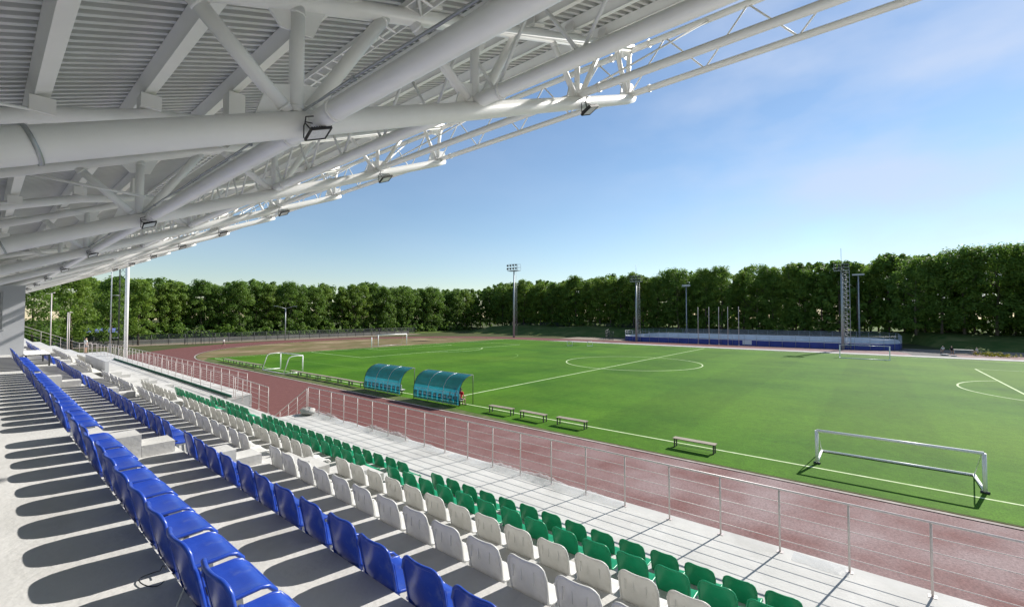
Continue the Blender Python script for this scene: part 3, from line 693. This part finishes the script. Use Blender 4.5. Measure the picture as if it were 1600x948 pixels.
# goal across the pitch
r = thing('side_goal', 'white goal with its frame on the far touchline in front of the rink', 'goal', (86.8, 1.0, 0))
for y in (-3.0, 3.0): part(r, 'post', [(0, y, 0), (0, y, 2.0)], .07, gl_); part(r, 'ground_bar', [(0, y, .05), (-1.6, y, .05)], .05, gl_); part(r, 'stay', [(0, y, 2.0), (.0, y, 1.97), (-1.6, y, .05)], .03, gl_)
part(r, 'crossbar', [(0, -3, 2.0), (0, 3, 2.0)], .03, gl_); part(r, 'rear_bar', [(-1.6, -3, .05), (-1.6, 3, .05)], .06, gl_)
for (x, y, lb) in ((81.5, 50.8, 'left small white training hoop goal near the far touchline'), (83.5, 47.0, 'right small white training hoop goal near the far touchline')):
    r = thing('hoop_goal', lb, 'goal', (x, y, 0), .5, 'small hoop goals by the far touchline')
    part(r, 'frame', [(0, -.55, .03), (0, -.55, .85), (0, -.35, 1.1), (0, .35, 1.1), (0, .55, .85), (0, .55, .03)], .05, gl_)
    part(r, 'base_frame', [(0, -.55, .04), (.9, -.45, .04), (.9, .45, .04), (0, .55, .04)], .05, gl_)

# ------------------------------------------------------------------ hockey rink
rk = thing('hockey_rink', 'outdoor hockey rink with navy boards and white inner faces behind the pitch', 'rink', (0, 0, 0))
RX0, RX1, RY0, RY1, RR = 107.6, 137.6, -4.3, 52.6, 7.5
def rrect(off=0, n=8):
    P = []
    for cx, cy, a0 in ((RX1 - RR, RY1 - RR, 0), (RX0 + RR, RY1 - RR, 90), (RX0 + RR, RY0 + RR, 180), (RX1 - RR, RY0 + RR, 270)):
        for i in range(n + 1): a = math.radians(a0 + 90 * i / n); P.append((cx + (RR + off) * math.cos(a), cy + (RR + off) * math.sin(a)))
    return P
mb = MB(); mb.sheet(rrect(-.02), 0.05); mb.build('rink_floor', M['rink_white'], rk)
def loop_wall(off0, off1, z0, z1, m, name, par=rk):
    A, B = rrect(off0), rrect(off1); mb = MB(); n = len(A)
    for i in range(n):
        j = (i + 1) % n
        q = [mb.pt((*p, z)) for z in (z0, z1) for p in (A[i], A[j], B[j], B[i])]
        mb.face((q[0], q[1], q[5], q[4])); mb.face((q[2], q[3], q[7], q[6])); mb.face((q[4], q[5], q[6], q[7]))
    return mb.build(name, M[m], par)
loop_wall(0.0, .05, .02, 1.2, 'rink_white', 'inner_boards'); loop_wall(.053, .12, .02, 1.20, 'navy', 'outer_boards'); loop_wall(-.01, .14, 1.203, 1.25, 'rink_white', 'cap_rail')
A = rrect(.2); pm = MB(); pm.tube([(0, 0, 0), (0, 0, 2.6)], .035, 6); me = pm.mesh('fence_post', M['mast'])
tot = 0; P = A + [A[0]]; nextd = 0; acc = 0; npst = 0
for p, q in zip(P[:-1], P[1:]):
    L = math.hypot(q[0] - p[0], q[1] - p[1])
    while nextd <= acc + L and npst < 90:
        f = (nextd - acc) / L if L else 0; ob = bpy.data.objects.new('fence_post', me); COL.objects.link(ob); ob.parent = rk; ob.location = (p[0] + (q[0] - p[0]) * f, p[1] + (q[1] - p[1]) * f, 0); nextd += 2.4; npst += 1
    acc += L
mb = MB()
for z in (2.0, 2.6): mb.tube([(*p, z) for p in A + [A[0]]], .02, 5, cap=False)
mb.build('net_rails', M['mast'], rk)
netm = mat('net', (0.25, 0.28, 0.34), None, 4, 0.8, alpha=0.10)
mb = MB(); A2 = rrect(.16)
for i in range(len(A2)):
    j = (i + 1) % len(A2); mb.face([mb.pt((*A2[i], 1.26)), mb.pt((*A2[j], 1.26)), mb.pt((*A2[j], 2.6)), mb.pt((*A2[i], 2.6))])
mb.build('net_screen', netm, rk)
sgn = MB(); sgn.box(107.40, 107.44, 20.4, 22.2, .25, 1.15); tag(sgn.build('notice_board', M['rink_white']), 'plain white notice board fixed to the near side of the rink', 'sign')
# terrace steps behind the rink, their shade put into a darker concrete colour
mb = MB()
for i in range(5): mb.box(139.6 + .9 * i, 140.5 + .9 * i, 6, 46, 0, .8 + .42 * i)
tag(mb.build('rear_terrace', mat('shaded_concrete', (0.17, 0.17, 0.16), (0.11, 0.12, 0.10), 1.0, .9, world=True)), 'low stepped concrete terrace in the shade behind the rink', 'terrace')

# ------------------------------------------------------------------ masts, poles, lamps
def flood_mast(label, x, y, h, w0=.34, n=8, ladder=False, rod=True, hd=1.0):
    r = thing('floodlight_mast', label, 'mast', (x, y, 0))
    mb = MB(); mb.tube([(0, 0, 0), (0, 0, h)], w0, 12, r1=w0 * .55); mb.build('pole', M['mast'], r)
    pf = MB(); pf.box(-.9, .9, -1.9, 1.9, h - .12, h)
    for yy in (-1.9, 1.9):
        pf.bar((-.9, yy, h + .9), (.9, yy, h + .9), .06, .06)
    for a, b in (((-.9, -1.9), (-.9, 1.9)), ((.9, -1.9), (.9, 1.9))): pf.bar((*a, h + .9), (*b, h + .9), .06, .06); pf.bar((*a, h + 1.9), (*b, h + 1.9), .06, .06)
    for xx in (-.9, .9):
        for yy in (-1.9, -.65, .65, 1.9): pf.bar((xx, yy, h), (xx, yy, h + 1.9), .05, .05)
    for q_ in range(len(pf.v)): pf.v[q_] = (pf.v[q_][0] * hd, pf.v[q_][1] * hd, h + (pf.v[q_][2] - h) * hd)
    pf.build('platform', M['mast'], r)
    lm = MB(); lm.box(-.12, .12, -.28, .28, -.22, .22); lm.tube([(-.2, 0, 0), (-.12, 0, 0)], .2, 8); lme = lm.mesh('lamp', M['dark_steel'])
    for i in range(n):
        o = bpy.data.objects.new('lamp', lme); COL.objects.link(o); o.parent = r
        o.location = (-1.05 * hd, (-1.6 + 3.2 * (i % 4) / 3) * hd, h + (.5 if i < 4 else 1.5) * hd); o.scale = (hd,) * 3; o.rotation_euler = (0, -.5, (i % 4 - 1.5) * .25)
    if rod: q = MB(); q.tube([(0, 0, h), (0, 0, h + 4.3)], .035, 6); q.build('lightning_rod', M['mast'], r)
    lad = MB()
    for s in (-.22, .22): lad.tube([(.55, s - .55, .4), (.40, s - .5, h)], .03, 5)
    z = .6
    while z < h: lad.tube([(.5, -.77, z), (.5, -.33, z)], .018, 4); z += .6 if not ladder else .45
    if ladder:
        for s in (-.6, .6): lad.tube([(1.1, s - .6, .2), (.9, s - .6, h)], .05, 5)
        z = .5
        while z < h: lad.tube([(1.05, -1.2, z), (1.05, 0, z)], .03, 4); lad.tube([(1.05, -1.2, z), (1.0, 0, z + .9)], .025, 4); z += .9
        lad.box(.3, 1.4, -1.3, .1, h * .52, h * .52 + .08)
    lad.build('ladder', M['mast'], r)
flood_mast('tall floodlight mast rising above the trees behind the middle of the far pitch', 102.9, 83.9, 20.3, .34, 8, rod=False)
flood_mast('floodlight mast with a thin rod standing at the left corner of the rink', 105.9, 46.2, 15.3, .28, 8, hd=.72)
flood_mast('stout floodlight mast with a ladder cage at the right part of the rink', 106.2, 4.4, 15.4, .26, 8, True, hd=.62)
mb = MB(); mb.tube([(0, 0, 0), (0, 0, 16)], .2, 8, r1=.14); mb.box(-.3, .3, -1.2, 1.2, 15.6, 16.2); o = mb.build('light_pole', M['mast']); o.location = (138.6, 44.2, 0)
tag(o, 'slim lighting pole behind the left half of the rink, dim against the trees', 'pole')
mb = MB(); mb.tube([(0, 0, 0), (0, 0, 17)], .2, 8, r1=.14); mb.box(-.3, .3, -1.2, 1.2, 16.6, 17.0); o = mb.build('light_pole', M['mast']); o.location = (138.6, 2.4, 0)
tag(o, 'slim lighting pole behind the right end of the rink beside the ladder mast', 'pole')
for i, y in enumerate((31.3, 28.9, 26.8, 24.9, 22.7)):
    mb = MB(); mb.tube([(0, 0, 0), (0, 0, 8.6)], .07, 8, r1=.05); mb.tube([(0, 0, 0), (0, 0, .25)], .16, 8); o = mb.build('flagpole', M['rail']); o.location = (106.3, y, 0)
    tag(o, 'bare flagpole in front of the rink, %s from the left of five' % nth(i + 1), 'flagpole', 'five bare flagpoles')
def street_lamp(label, x, y, h, rz):
    r = thing('street_lamp', label, 'street lamp', (x, y, 0), rz)
    part(r, 'pole', [(0, 0, 0), (0, 0, h - .8)], .12, M['mast'], 8)
    for s in (-1, 1):
        part(r, 'arm', [(0, 0, h - .8), (s * 1.0, 0, h - .45), (s * 2.0, 0, h - .15)], .06, M['mast'], 6)
        mb = MB(); mb.box(s * 2.3 - .5, s * 2.3 + .5, -.18, .18, h - .2, h - .05); mb.build('lamp_head', M['mast'], r)
street_lamp('two-armed street lamp in front of the trees beyond the track curve', 52.6, 123.0, 9.3, -.35)
# tall white pole beside the walkway and thin lattice mast behind it
r = thing('white_column', 'tall thick white pole rising behind the walkway railings on the left', 'pole', (9.97, 62.0, 0))
part(r, 'shaft', [(0, 0, 0), (0, 0, 17.5)], .17, M['white_steel'], 16)
mb = MB(); mb.box(-.5, .5, -.5, .5, 0, .2); mb.build('base_plate', M['kerb'], r)
r = thing('lattice_mast', 'thin dark lattice mast just left of the tall white pole', 'mast', (10.7, 69.0, 0))
mb = MB()
for s, q in ((-.28, -.28), (.28, -.28), (.28, .28), (-.28, .28)): mb.tube([(s, q, 0), (s, q, 19)], .035, 5)
z = 0
while z < 18.5:
    for a, b in (((-.28, -.28), (.28, -.28)), ((.28, -.28), (.28, .28)), ((.28, .28), (-.28, .28)), ((-.28, .28), (-.28, -.28))): mb.tube([(*a, z), (*b, z + .9)], .018, 4)
    z += .9
mb.build('lattice', M['dark_steel'], r)
mb = MB()
for s in (-.2, .2): mb.tube([(-1.0, s, 0), (-1.0, s, 17)], .03, 5)
z = .4
while z < 17: mb.tube([(-1.0, -.2, z), (-1.0, .2, z)], .02, 4); z += .7
for z in (4, 9, 14): mb.tube([(-1, 0, z), (-.28, 0, z)], .03, 4)
mb.build('ladder', M['mast'], r)
for i, (x, y, h, lb) in enumerate(((5.35, 76.0, 9.3, 'slim pale lamp pole behind the far railing, tallest and nearest the cabin wall'), (6.9, 77.5, 7.0, 'slim pale pole behind the far railing, middle of three'), (8.2, 90, 7.0, 'slim pale pole among the trees, beside the trunks on the left'))):
    mb = MB(); mb.tube([(0, 0, 0), (0, 0, h)], .07, 8, r1=.05); mb.tube([(0, 0, h), (.3, 0, h + .08)], .04, 6); o = mb.build('lamp_pole', M['rail']); o.location = (x, y, 0); tag(o, lb, 'pole')

# ------------------------------------------------------------------ far fences
def fence(label, pts, h=2.2, sp=3.0, m='dark_steel', nb=3):
    r = thing('perimeter_fence', label, 'fence', (0, 0, 0))
    mb = MB()
    for j in range(nb): mb.tube([(x, y, z + h * (j + 1) / nb) for x, y, z in pts], .03, 5)
    mb.build('rails', M[m], r)
    pm = MB(); pm.tube([(0, 0, 0), (0, 0, h)], .055, 6); me = pm.mesh('fence_post', M[m])
    for a, b in zip(pts[:-1], pts[1:]):
        a, b = Vector(a), Vector(b); n = max(1, int((b - a).length / sp))
        for i in range(n): o = bpy.data.objects.new('fence_post', me); COL.objects.link(o); o.parent = r; o.location = a + (b - a) * i / n
    mm = MB()
    for a, b in zip(pts[:-1], pts[1:]): mm.face([mm.pt(a), mm.pt(b), mm.pt((b[0], b[1], b[2] + h)), mm.pt((a[0], a[1], a[2] + h))])
    mm.build('mesh_infill', mat('mesh_infill', (0.08, 0.09, 0.09), None, 4, .8, alpha=.28), r)
fence('dark wire fence behind the end curve of the track', [(12, 126, 0), (34, 125.5, 0), (100, 128, 0)], 2.3)
fence('dark wire fence on top of the bank left of the rink', [(144, 62, 2.2), (144, 120, 2.2)], 1.6, 4.0)
fence('short fence section beside the left end of the rink', [(107.0, 53.2, 0), (112, 58, 0), (118, 60, .3)], 2.4, 2.5)
# small dark cage hut near the runner
r = thing('cage_frame', 'dark open cage frame standing beside the far curve of the track', 'cage', (29.5, 118.5, 0))
mb = MB()
for x in (0, 1.6, 3.2, 4.8):
    for y in (0, 2): mb.bar((x, y, 0), (x, y, 3), .07, .07)
for y in (0, 2):
    for z in (1.5, 3): mb.bar((0, y, z), (4.8, y, z), .06, .06)
for x in (0, 4.8): mb.bar((x, 0, 3), (x, 2, 3), .06, .06)
mb.build('frame', M['dark_steel'], r)
# pale low wall at the end
mb = MB(); mb.box(-10, 100, 131.2, 131.5, 0, 1.0); tag(mb.build('low_wall', mat('old_wall', (0.30, 0.29, 0.26), (0.2, 0.19, 0.17), .6, .9, world=True)), 'long low pale wall behind the far end fence', 'wall')
# concrete block debris and table at right
r = thing('outdoor_table', 'small white outdoor table among the people right of the rink', 'table', (107.0, -12.0, 0))
mb = MB(); mb.box(-.7, .7, -1.2, 1.2, .74, .79); mb.build('table_top', M['kerb'], r)
for x in (-.6, .6):
    for y in (-1.1, 1.1): mb = MB(); mb.box(x - .04, x + .04, y - .04, y + .04, 0, .74); mb.build('leg', M['kerb'], r)
for (x, y, s, lb) in ((101.5, -9.2, .45, 'pale stone lying by the white path right of the rink'), (100.6, -10.2, .3, 'smaller pale stone on the path edge right of the rink')):
    mb = MB(); R = random.Random(int(x)); rows = []
    for i in range(7):
        a = PI * i / 6; rows.append([(s * math.sin(a) * math.cos(2 * PI * j / 9) * (1 + .2 * math.sin(j * 2.3 + i)), s * 1.3 * math.sin(a) * math.sin(2 * PI * j / 9), s * .6 * (1 - math.cos(a)) * .6) for j in range(10)])
    mb.grid(rows, False); o = mb.build('rock', M['kerb']); o.location = (x, y, 0); tag(o, lb, 'rock')
# blue parked thing / tarp glimpsed between the trees
r = thing('blue_tarpaulin', 'small pale blue tarpaulin shelter glimpsed between the trees beyond the fence', 'shelter', (17.5, 136, .6))
mb = MB(); mb.grid([[(-3, -1.5, 2.3), (3, -1.5, 2.2)], [(-3, 0, 3.2), (3, 0, 3.1)], [(-3, 1.5, 2.3), (3, 1.5, 2.2)]], False); mb.build('cover', mat('tarp', (0.14, 0.18, 0.45), None, 2, .6), r)
for x in (-2.9, 2.9):
    for y in (-1.45, 1.45): mb = MB(); mb.tube([(x, y, 0), (x, y, 2.25)], .05, 6); mb.build('pole', M['mast'], r)

# ------------------------------------------------------------------ people
def skinmesh(name, V, E, R, m, parent, root=0, sub=1):
    me = bpy.data.meshes.new(name); me.from_pydata(V, E, []); me.materials.append(m)
    o = bpy.data.objects.new(name, me); COL.objects.link(o); o.parent = parent
    sk = o.modifiers.new("skin", "SKIN")
    for i, rr in enumerate(R):
        me.skin_vertices[0].data[i].radius = (rr, rr)
        me.skin_vertices[0].data[i].use_root = (i == root)
    sk.use_smooth_shade = True
    sb = o.modifiers.new('sub', 'SUBSURF'); sb.levels = sub; sb.render_levels = sub
    return o
def person(label, loc, rz, pose='stand', shirt='shirt_white', shorts='shorts_dark', group=None):
    p = thing('person', label, 'person', loc, rz, group)
    V, E, R = [], [], []
    def a(pt, rr, par=None):
        V.append(pt); R.append(rr)
        if par is not None: E.append((par, len(V) - 1))
        return len(V) - 1
    hip = 0.93 if pose != 'sit' else 0.50
    lean = {'stand': 0, 'run': .08, 'sit': .10}[pose]
    pel = a((0, 0, hip), .125)
    w_ = a((.01 + lean * .4, 0, hip + .18), .115, pel); ch = a((lean * .8, 0, hip + .38), .135, w_); nk0 = a((lean, 0, hip + .53), .075, ch)
    nk = a((lean + .01, 0, hip + .60), .052, nk0); hd = a((lean + .02, 0, hip + .70), .088, nk); tp = a((lean + .015, 0, hip + .79), .075, hd)
    nose = a((lean + .115, 0, hip + .70), .016, hd)
    for s in (-1, 1): a((lean + .01, s * .085, hip + .70), .018, hd)
    arms = []
    for s in (-1, 1):
        sh = a((lean, s * .17, hip + .48), .062, nk0)
        if pose == 'run': el = (lean - .15 * s, s * .24, hip + .24); wr = (lean - .15 * s + .22, s * .2, hip + .24 + .08)
        elif pose == 'sit': el = (lean + .05, s * .25, hip + .22); wr = (lean + .28, s * .18, hip + .14)
        else: el = (-.02, s * .23, hip + .21); wr = (.05, s * .25, hip - .03)
        e1 = a(el, .042, sh); arms.append((sh, e1)); w1 = a(wr, .027, e1)
        d = (Vector(wr) - Vector(el)).normalized(); pm = a(tuple(Vector(wr) + d * .07), .034, w1)
        sd_ = Vector((0, 1, 0)); 
        for f, ln_ in ((-1.5, .065), (-.5, .08), (.5, .075), (1.5, .06)):
            k = a(tuple(Vector(wr) + d * .11 + sd_ * f * .018), .0095, pm); a(tuple(Vector(wr) + d * (.11 + ln_ * .6) + sd_ * f * .02 + Vector((.012, 0, -.01))), .008, k)
        a(tuple(Vector(wr) + d * .06 + Vector((.035, -s * .03, .0))), .011, pm)
    feet = []
    for s in (-1, 1):
        h0 = (0, s * .09, hip - .04)
        if pose == 'run': kn = (.22 if s > 0 else -.04, s * .09, hip - .42 + (.08 if s > 0 else 0)); an = (.12 if s > 0 else -.35, s * .09, .10 if s > 0 else .28)
        elif pose == 'sit': kn = (.42, s * .13, hip - .02); an = (.40, s * .13, .08)
        else: kn = (.02, s * .10, .50); an = (-.01, s * .11, .08)
        t0 = a(h0, .088, pel); k0 = a(kn, .055, t0); m0 = a(tuple(Vector(kn) * .6 + Vector(an) * .4), .052, k0); an_ = a(an, .036, m0); a((an[0] + .16, an[1], an[2] - .045), .036, an_); feet.append((kn, an, h0))
    skinmesh('body', V, E, R, M['skin'], p)
    q = Vector((lean, 0, hip))
    sv = [V[pel], V[w_], V[ch], V[nk0]]; se = [(0, 1), (1, 2), (2, 3)]; sr = [.15, .14, .158, .095]
    for sh_, el_ in arms:
        sv += [V[sh_], tuple(Vector(V[sh_]) * .35 + Vector(V[el_]) * .65)]; se += [(3, len(sv) - 2), (len(sv) - 2, len(sv) - 1)]; sr += [.078, .062]
    skinmesh('shirt', sv, se, sr, M[shirt], p)
    for s, (kn, an, h0) in zip((-1, 1), feet):
        mid = tuple(Vector(h0) * .35 + Vector(kn) * .65)
        skinmesh('shorts_leg', [(0, s * .03, hip), h0, mid], [(0, 1), (1, 2)], [.12, .105, .085], M[shorts], p)
        skinmesh('shoe', [(an[0] - .05, an[1], an[2] - .03), (an[0] + .17, an[1], an[2] - .045)], [(0, 1)], [.045, .042], M['shoe'], p)
    skinmesh('hair', [(lean - .015, 0, hip + .73), (lean - .0, 0, hip + .80)], [(0, 1)], [.092, .08], M['hair'], p)
    # eyes and mouth
    mb = MB()
    for s in (-1, 1): mb.tube([(lean + .098, s * .032, hip + .715), (lean + .112, s * .032, hip + .715)], .012, 6)
    mb.tube([(lean + .100, -.025, hip + .655), (lean + .100, .025, hip + .655)], .007, 6)
    mb.build('face_details', M['hair'], p)
    return p
person('runner in a white shirt and dark shorts on the red track curve', (32.6, 105.5, 0), -.9, 'run')
person('person in white clothes standing at the far end of the walkway', (7.6, 68.6, W), .4, 'stand', 'shirt_white', 'shorts_grey')
person('person in red seated at the open end of the right dugout', (22.46, 23.44, 0), 0, 'sit', 'shirt_red', 'shorts_dark')
person('person in a pale tan top seated beside the person in red, right dugout', (22.46, 24.02, 0), .1, 'sit', 'shirt_tan', 'shirt_red')
person('person in white seated left of the white table near the rink', (107.6, -9.6, 0), 2.6, 'sit', 'shirt_white', 'shorts_dark', 'people at the table right of the rink')
person('person in a dark top standing between the seated pair and the white table', (107.4, -10.6, 0), 3.3, 'sit', 'shorts_dark', 'shorts_grey', 'people at the table right of the rink')
person('person in pale clothes at the right side of the white table', (106.2, -13.6, 0), 1.9, 'sit', 'shirt_white', 'shorts_grey', 'people at the table right of the rink')

# ------------------------------------------------------------------ trees
def leaves(mb, R, H, rad, base, ncl, nlf, size):
    for c in range(ncl):
        # cluster centres spread through an uneven crown
        t_ = R.random() ** .8; z = base + (H - base) * t_
        prof_ = math.sin(PI * min(1, .16 + t_ * .80)) ** .5
        a = R.uniform(0, 2 * PI); rr = rad * prof_ * (R.random() ** .45) * R.uniform(.75, 1.12)
        cx, cy = rr * math.cos(a), rr * math.sin(a); cs = R.uniform(.55, 1.15) * rad * .27
        for l in range(nlf):
            u = Vector((R.gauss(0, 1), R.gauss(0, 1), R.gauss(0, .75)))
            u = u.normalized() * cs * R.random() ** .35
            p = Vector((cx, cy, z)) + u
            nrm = (u.normalized() + Vector((R.gauss(0, .6), R.gauss(0, .6), .5 + R.gauss(0, .5)))).normalized()
            s = size * R.uniform(.55, 1.3)
            a1 = nrm.orthogonal().normalized(); a1.rotate(__import__('mathutils').Quaternion(nrm, R.uniform(0, 6.28))); a2 = nrm.cross(a1)
            b = len(mb.v)
            mb.v.extend([tuple(p - a1 * s), tuple(p - a2 * s * .55), tuple(p + a1 * s), tuple(p + a2 * s * .55)])
            mb.face((b, b + 1, b + 2, b + 3))
def trunk(mb, R, H, r):
    pts = [(0, 0, -.3)]; x = y = 0
    for i in range(1, 7):
        x += R.uniform(-.18, .18); y += R.uniform(-.18, .18); pts.append((x, y, H * .82 * i / 6))
    mb.tube(pts, r, 7, r1=r * .22)
    for i in range(8):
        z = H * R.uniform(.22, .72); a = R.uniform(0, 6.28); L = H * R.uniform(.12, .2)
        p0 = Vector((x * z / H, y * z / H, z)); p1 = p0 + Vector((math.cos(a) * L * .6, math.sin(a) * L * .6, L * .6)); p2 = p1 + Vector((math.cos(a) * L * .4, math.sin(a) * L * .4, L * .6))
        mb.tube([p0, p1, p2], r * .34, 5, r1=r * .1)
VAR = []
for v in range(5):
    R = random.Random(100 + v); H = 16.8
    c = MB(); leaves(c, R, H, 3.6 + .4 * (v % 3), 1.6 + 1.0 * (v % 2), 150, 66, .21)
    tk = MB(); trunk(tk, R, H, .24)
    VAR.append((tk.mesh('trunk', M['bark']), c.mesh('crown', M['leaf1' if v % 2 else 'leaf2'])))
def tree(x, y, z, v, s, rz, label, group):
    e = thing('tree', label, 'tree', (x, y, z), rz, group); e.scale = (s * RND.uniform(.92, 1.22), s * RND.uniform(.92, 1.22), s)
    for nm, me in zip(('trunk', 'crown'), VAR[v]): o = bpy.data.objects.new(nm, me); COL.objects.link(o); o.parent = e
R = random.Random(5)
for i in range(40):
    y = 134 - 4.3 * i; xf = 138.5 if y < -6 else 146.5
    tree(xf + R.uniform(-1.5, 1.8), y + R.uniform(-.9, .9), 2.4, R.randrange(5), R.uniform(.96, 1.15), R.uniform(0, 6), 'green tree, front line of the wood across the pitch, %s from the left' % nth(i + 1), 'front trees of the wood across the pitch')
for i in range(29):
    x = 139 - 4.4 * i
    tree(x + R.uniform(-1, 1), 138.5 + R.uniform(-1.5, 2.5), .7, R.randrange(5), R.uniform(.90, 1.04) * (1 - .13 * max(0, min(1, (90 - x) / 60))), R.uniform(0, 6), 'green tree, front line of the wood beyond the far goal, %s from the right' % nth(i + 1), 'front trees of the wood beyond the far end')
for i, (x, y, s) in enumerate(((17.0, 121, .84), (11.0, 117, .84), (5.8, 113, .82), (22.5, 127, .86), (1.5, 124, .50), (-1.5, 112, .60), (-5.5, 108, .75))):
    tree(x, y, 0, i % 5, s, i * 1.3, 'spreading tree close behind the stand end on the left, %s from the right' % ('first second third fourth fifth sixth seventh'.split()[(1, 2, 3, 0, 4, 5, 6)[i]]), 'trees behind the left end of the stand')
# back rows of the wood as one mass
def wood(name, spots, seed, nl):
    R = random.Random(seed); mb = MB(); tkb = MB()
    import mathutils
    for (x, y, z, s) in spots:
        sub = MB(); leaves(sub, R, 16.5 * s, 3.9, .6, 46, nl, .48); b = len(mb.v)
        mb.v.extend([(p[0] + x, p[1] + y, p[2] + z) for p in sub.v])
        for f in sub.f: mb.f.append(tuple(i + b for i in f)); mb.sm.append(False); mb.mi.append(0)
        mb.cur = 1; mb.tube([(x, y, z - .3), (x + R.uniform(-.3, .3), y, z + 12 * s)], .22, 6, r1=.07); mb.cur = 0
    o = mb.build(name, [M['leaf2'], M['bark']]); tag(o, 'dense mass of trees farther back in the wood', 'wood', None, 'stuff')
R = random.Random(9); sp = []
for row in range(3):
    for i in range(41): sp.append(((151.5 if i < 29 else 144) + 5.0 * row + R.uniform(-1.5, 1.5), 140 - 4.3 * i + R.uniform(-1.5, 1.5), 2.6, R.uniform(1.02, 1.2)))
for row in range(2):
    for i in range(32): sp.append((156 - 4.5 * i + R.uniform(-1.5, 1.5), 144.5 + 5.2 * row + R.uniform(-1.5, 1.5), 1.2, R.uniform(.92, 1.05) * (1 - .12 * max(0, min(1, (90 - (156 - 4.5 * i)) / 60)))))
wood('wood', sp, 21, 38)
# undergrowth along the foot of the wood
mb = MB(); R = random.Random(31)
for i in range(420):
    if i < 240: x, y, z = 143.5 + R.uniform(-1, 5), -50 + 185 * R.random(), 2.4
    else: x, y, z = -15 + 150 * R.random(), 135 + R.uniform(-1, 3), .4
    sub = MB(); leaves(sub, R, R.uniform(1.5, 4.4), R.uniform(1.2, 2.6), .1, 7, 26, .28); b = len(mb.v)
    mb.v.extend([(p[0] + x, p[1] + y, p[2] + z) for p in sub.v])
    for f in sub.f: mb.f.append(tuple(k + b for k in f)); mb.sm.append(False); mb.mi.append(0)
tag(mb.build('undergrowth', M['leaf2']), 'low dark undergrowth along the foot of the wood', 'undergrowth', None, 'stuff')
mb = MB(); R = random.Random(41); leaves(mb, R, .5, 1.6, .02, 16, 30, .10)
o = mb.build('yellow_flower_patch', mat('flowers', (0.55, 0.47, 0.03), (0.2, 0.25, 0.03), 2, .8)); o.location = (104.5, -15.2, 0); o.scale = (1.2, 1.8, 1)
tag(o, 'patch of yellow flowers on the gravel right of the rink', 'flowers', None, 'stuff')
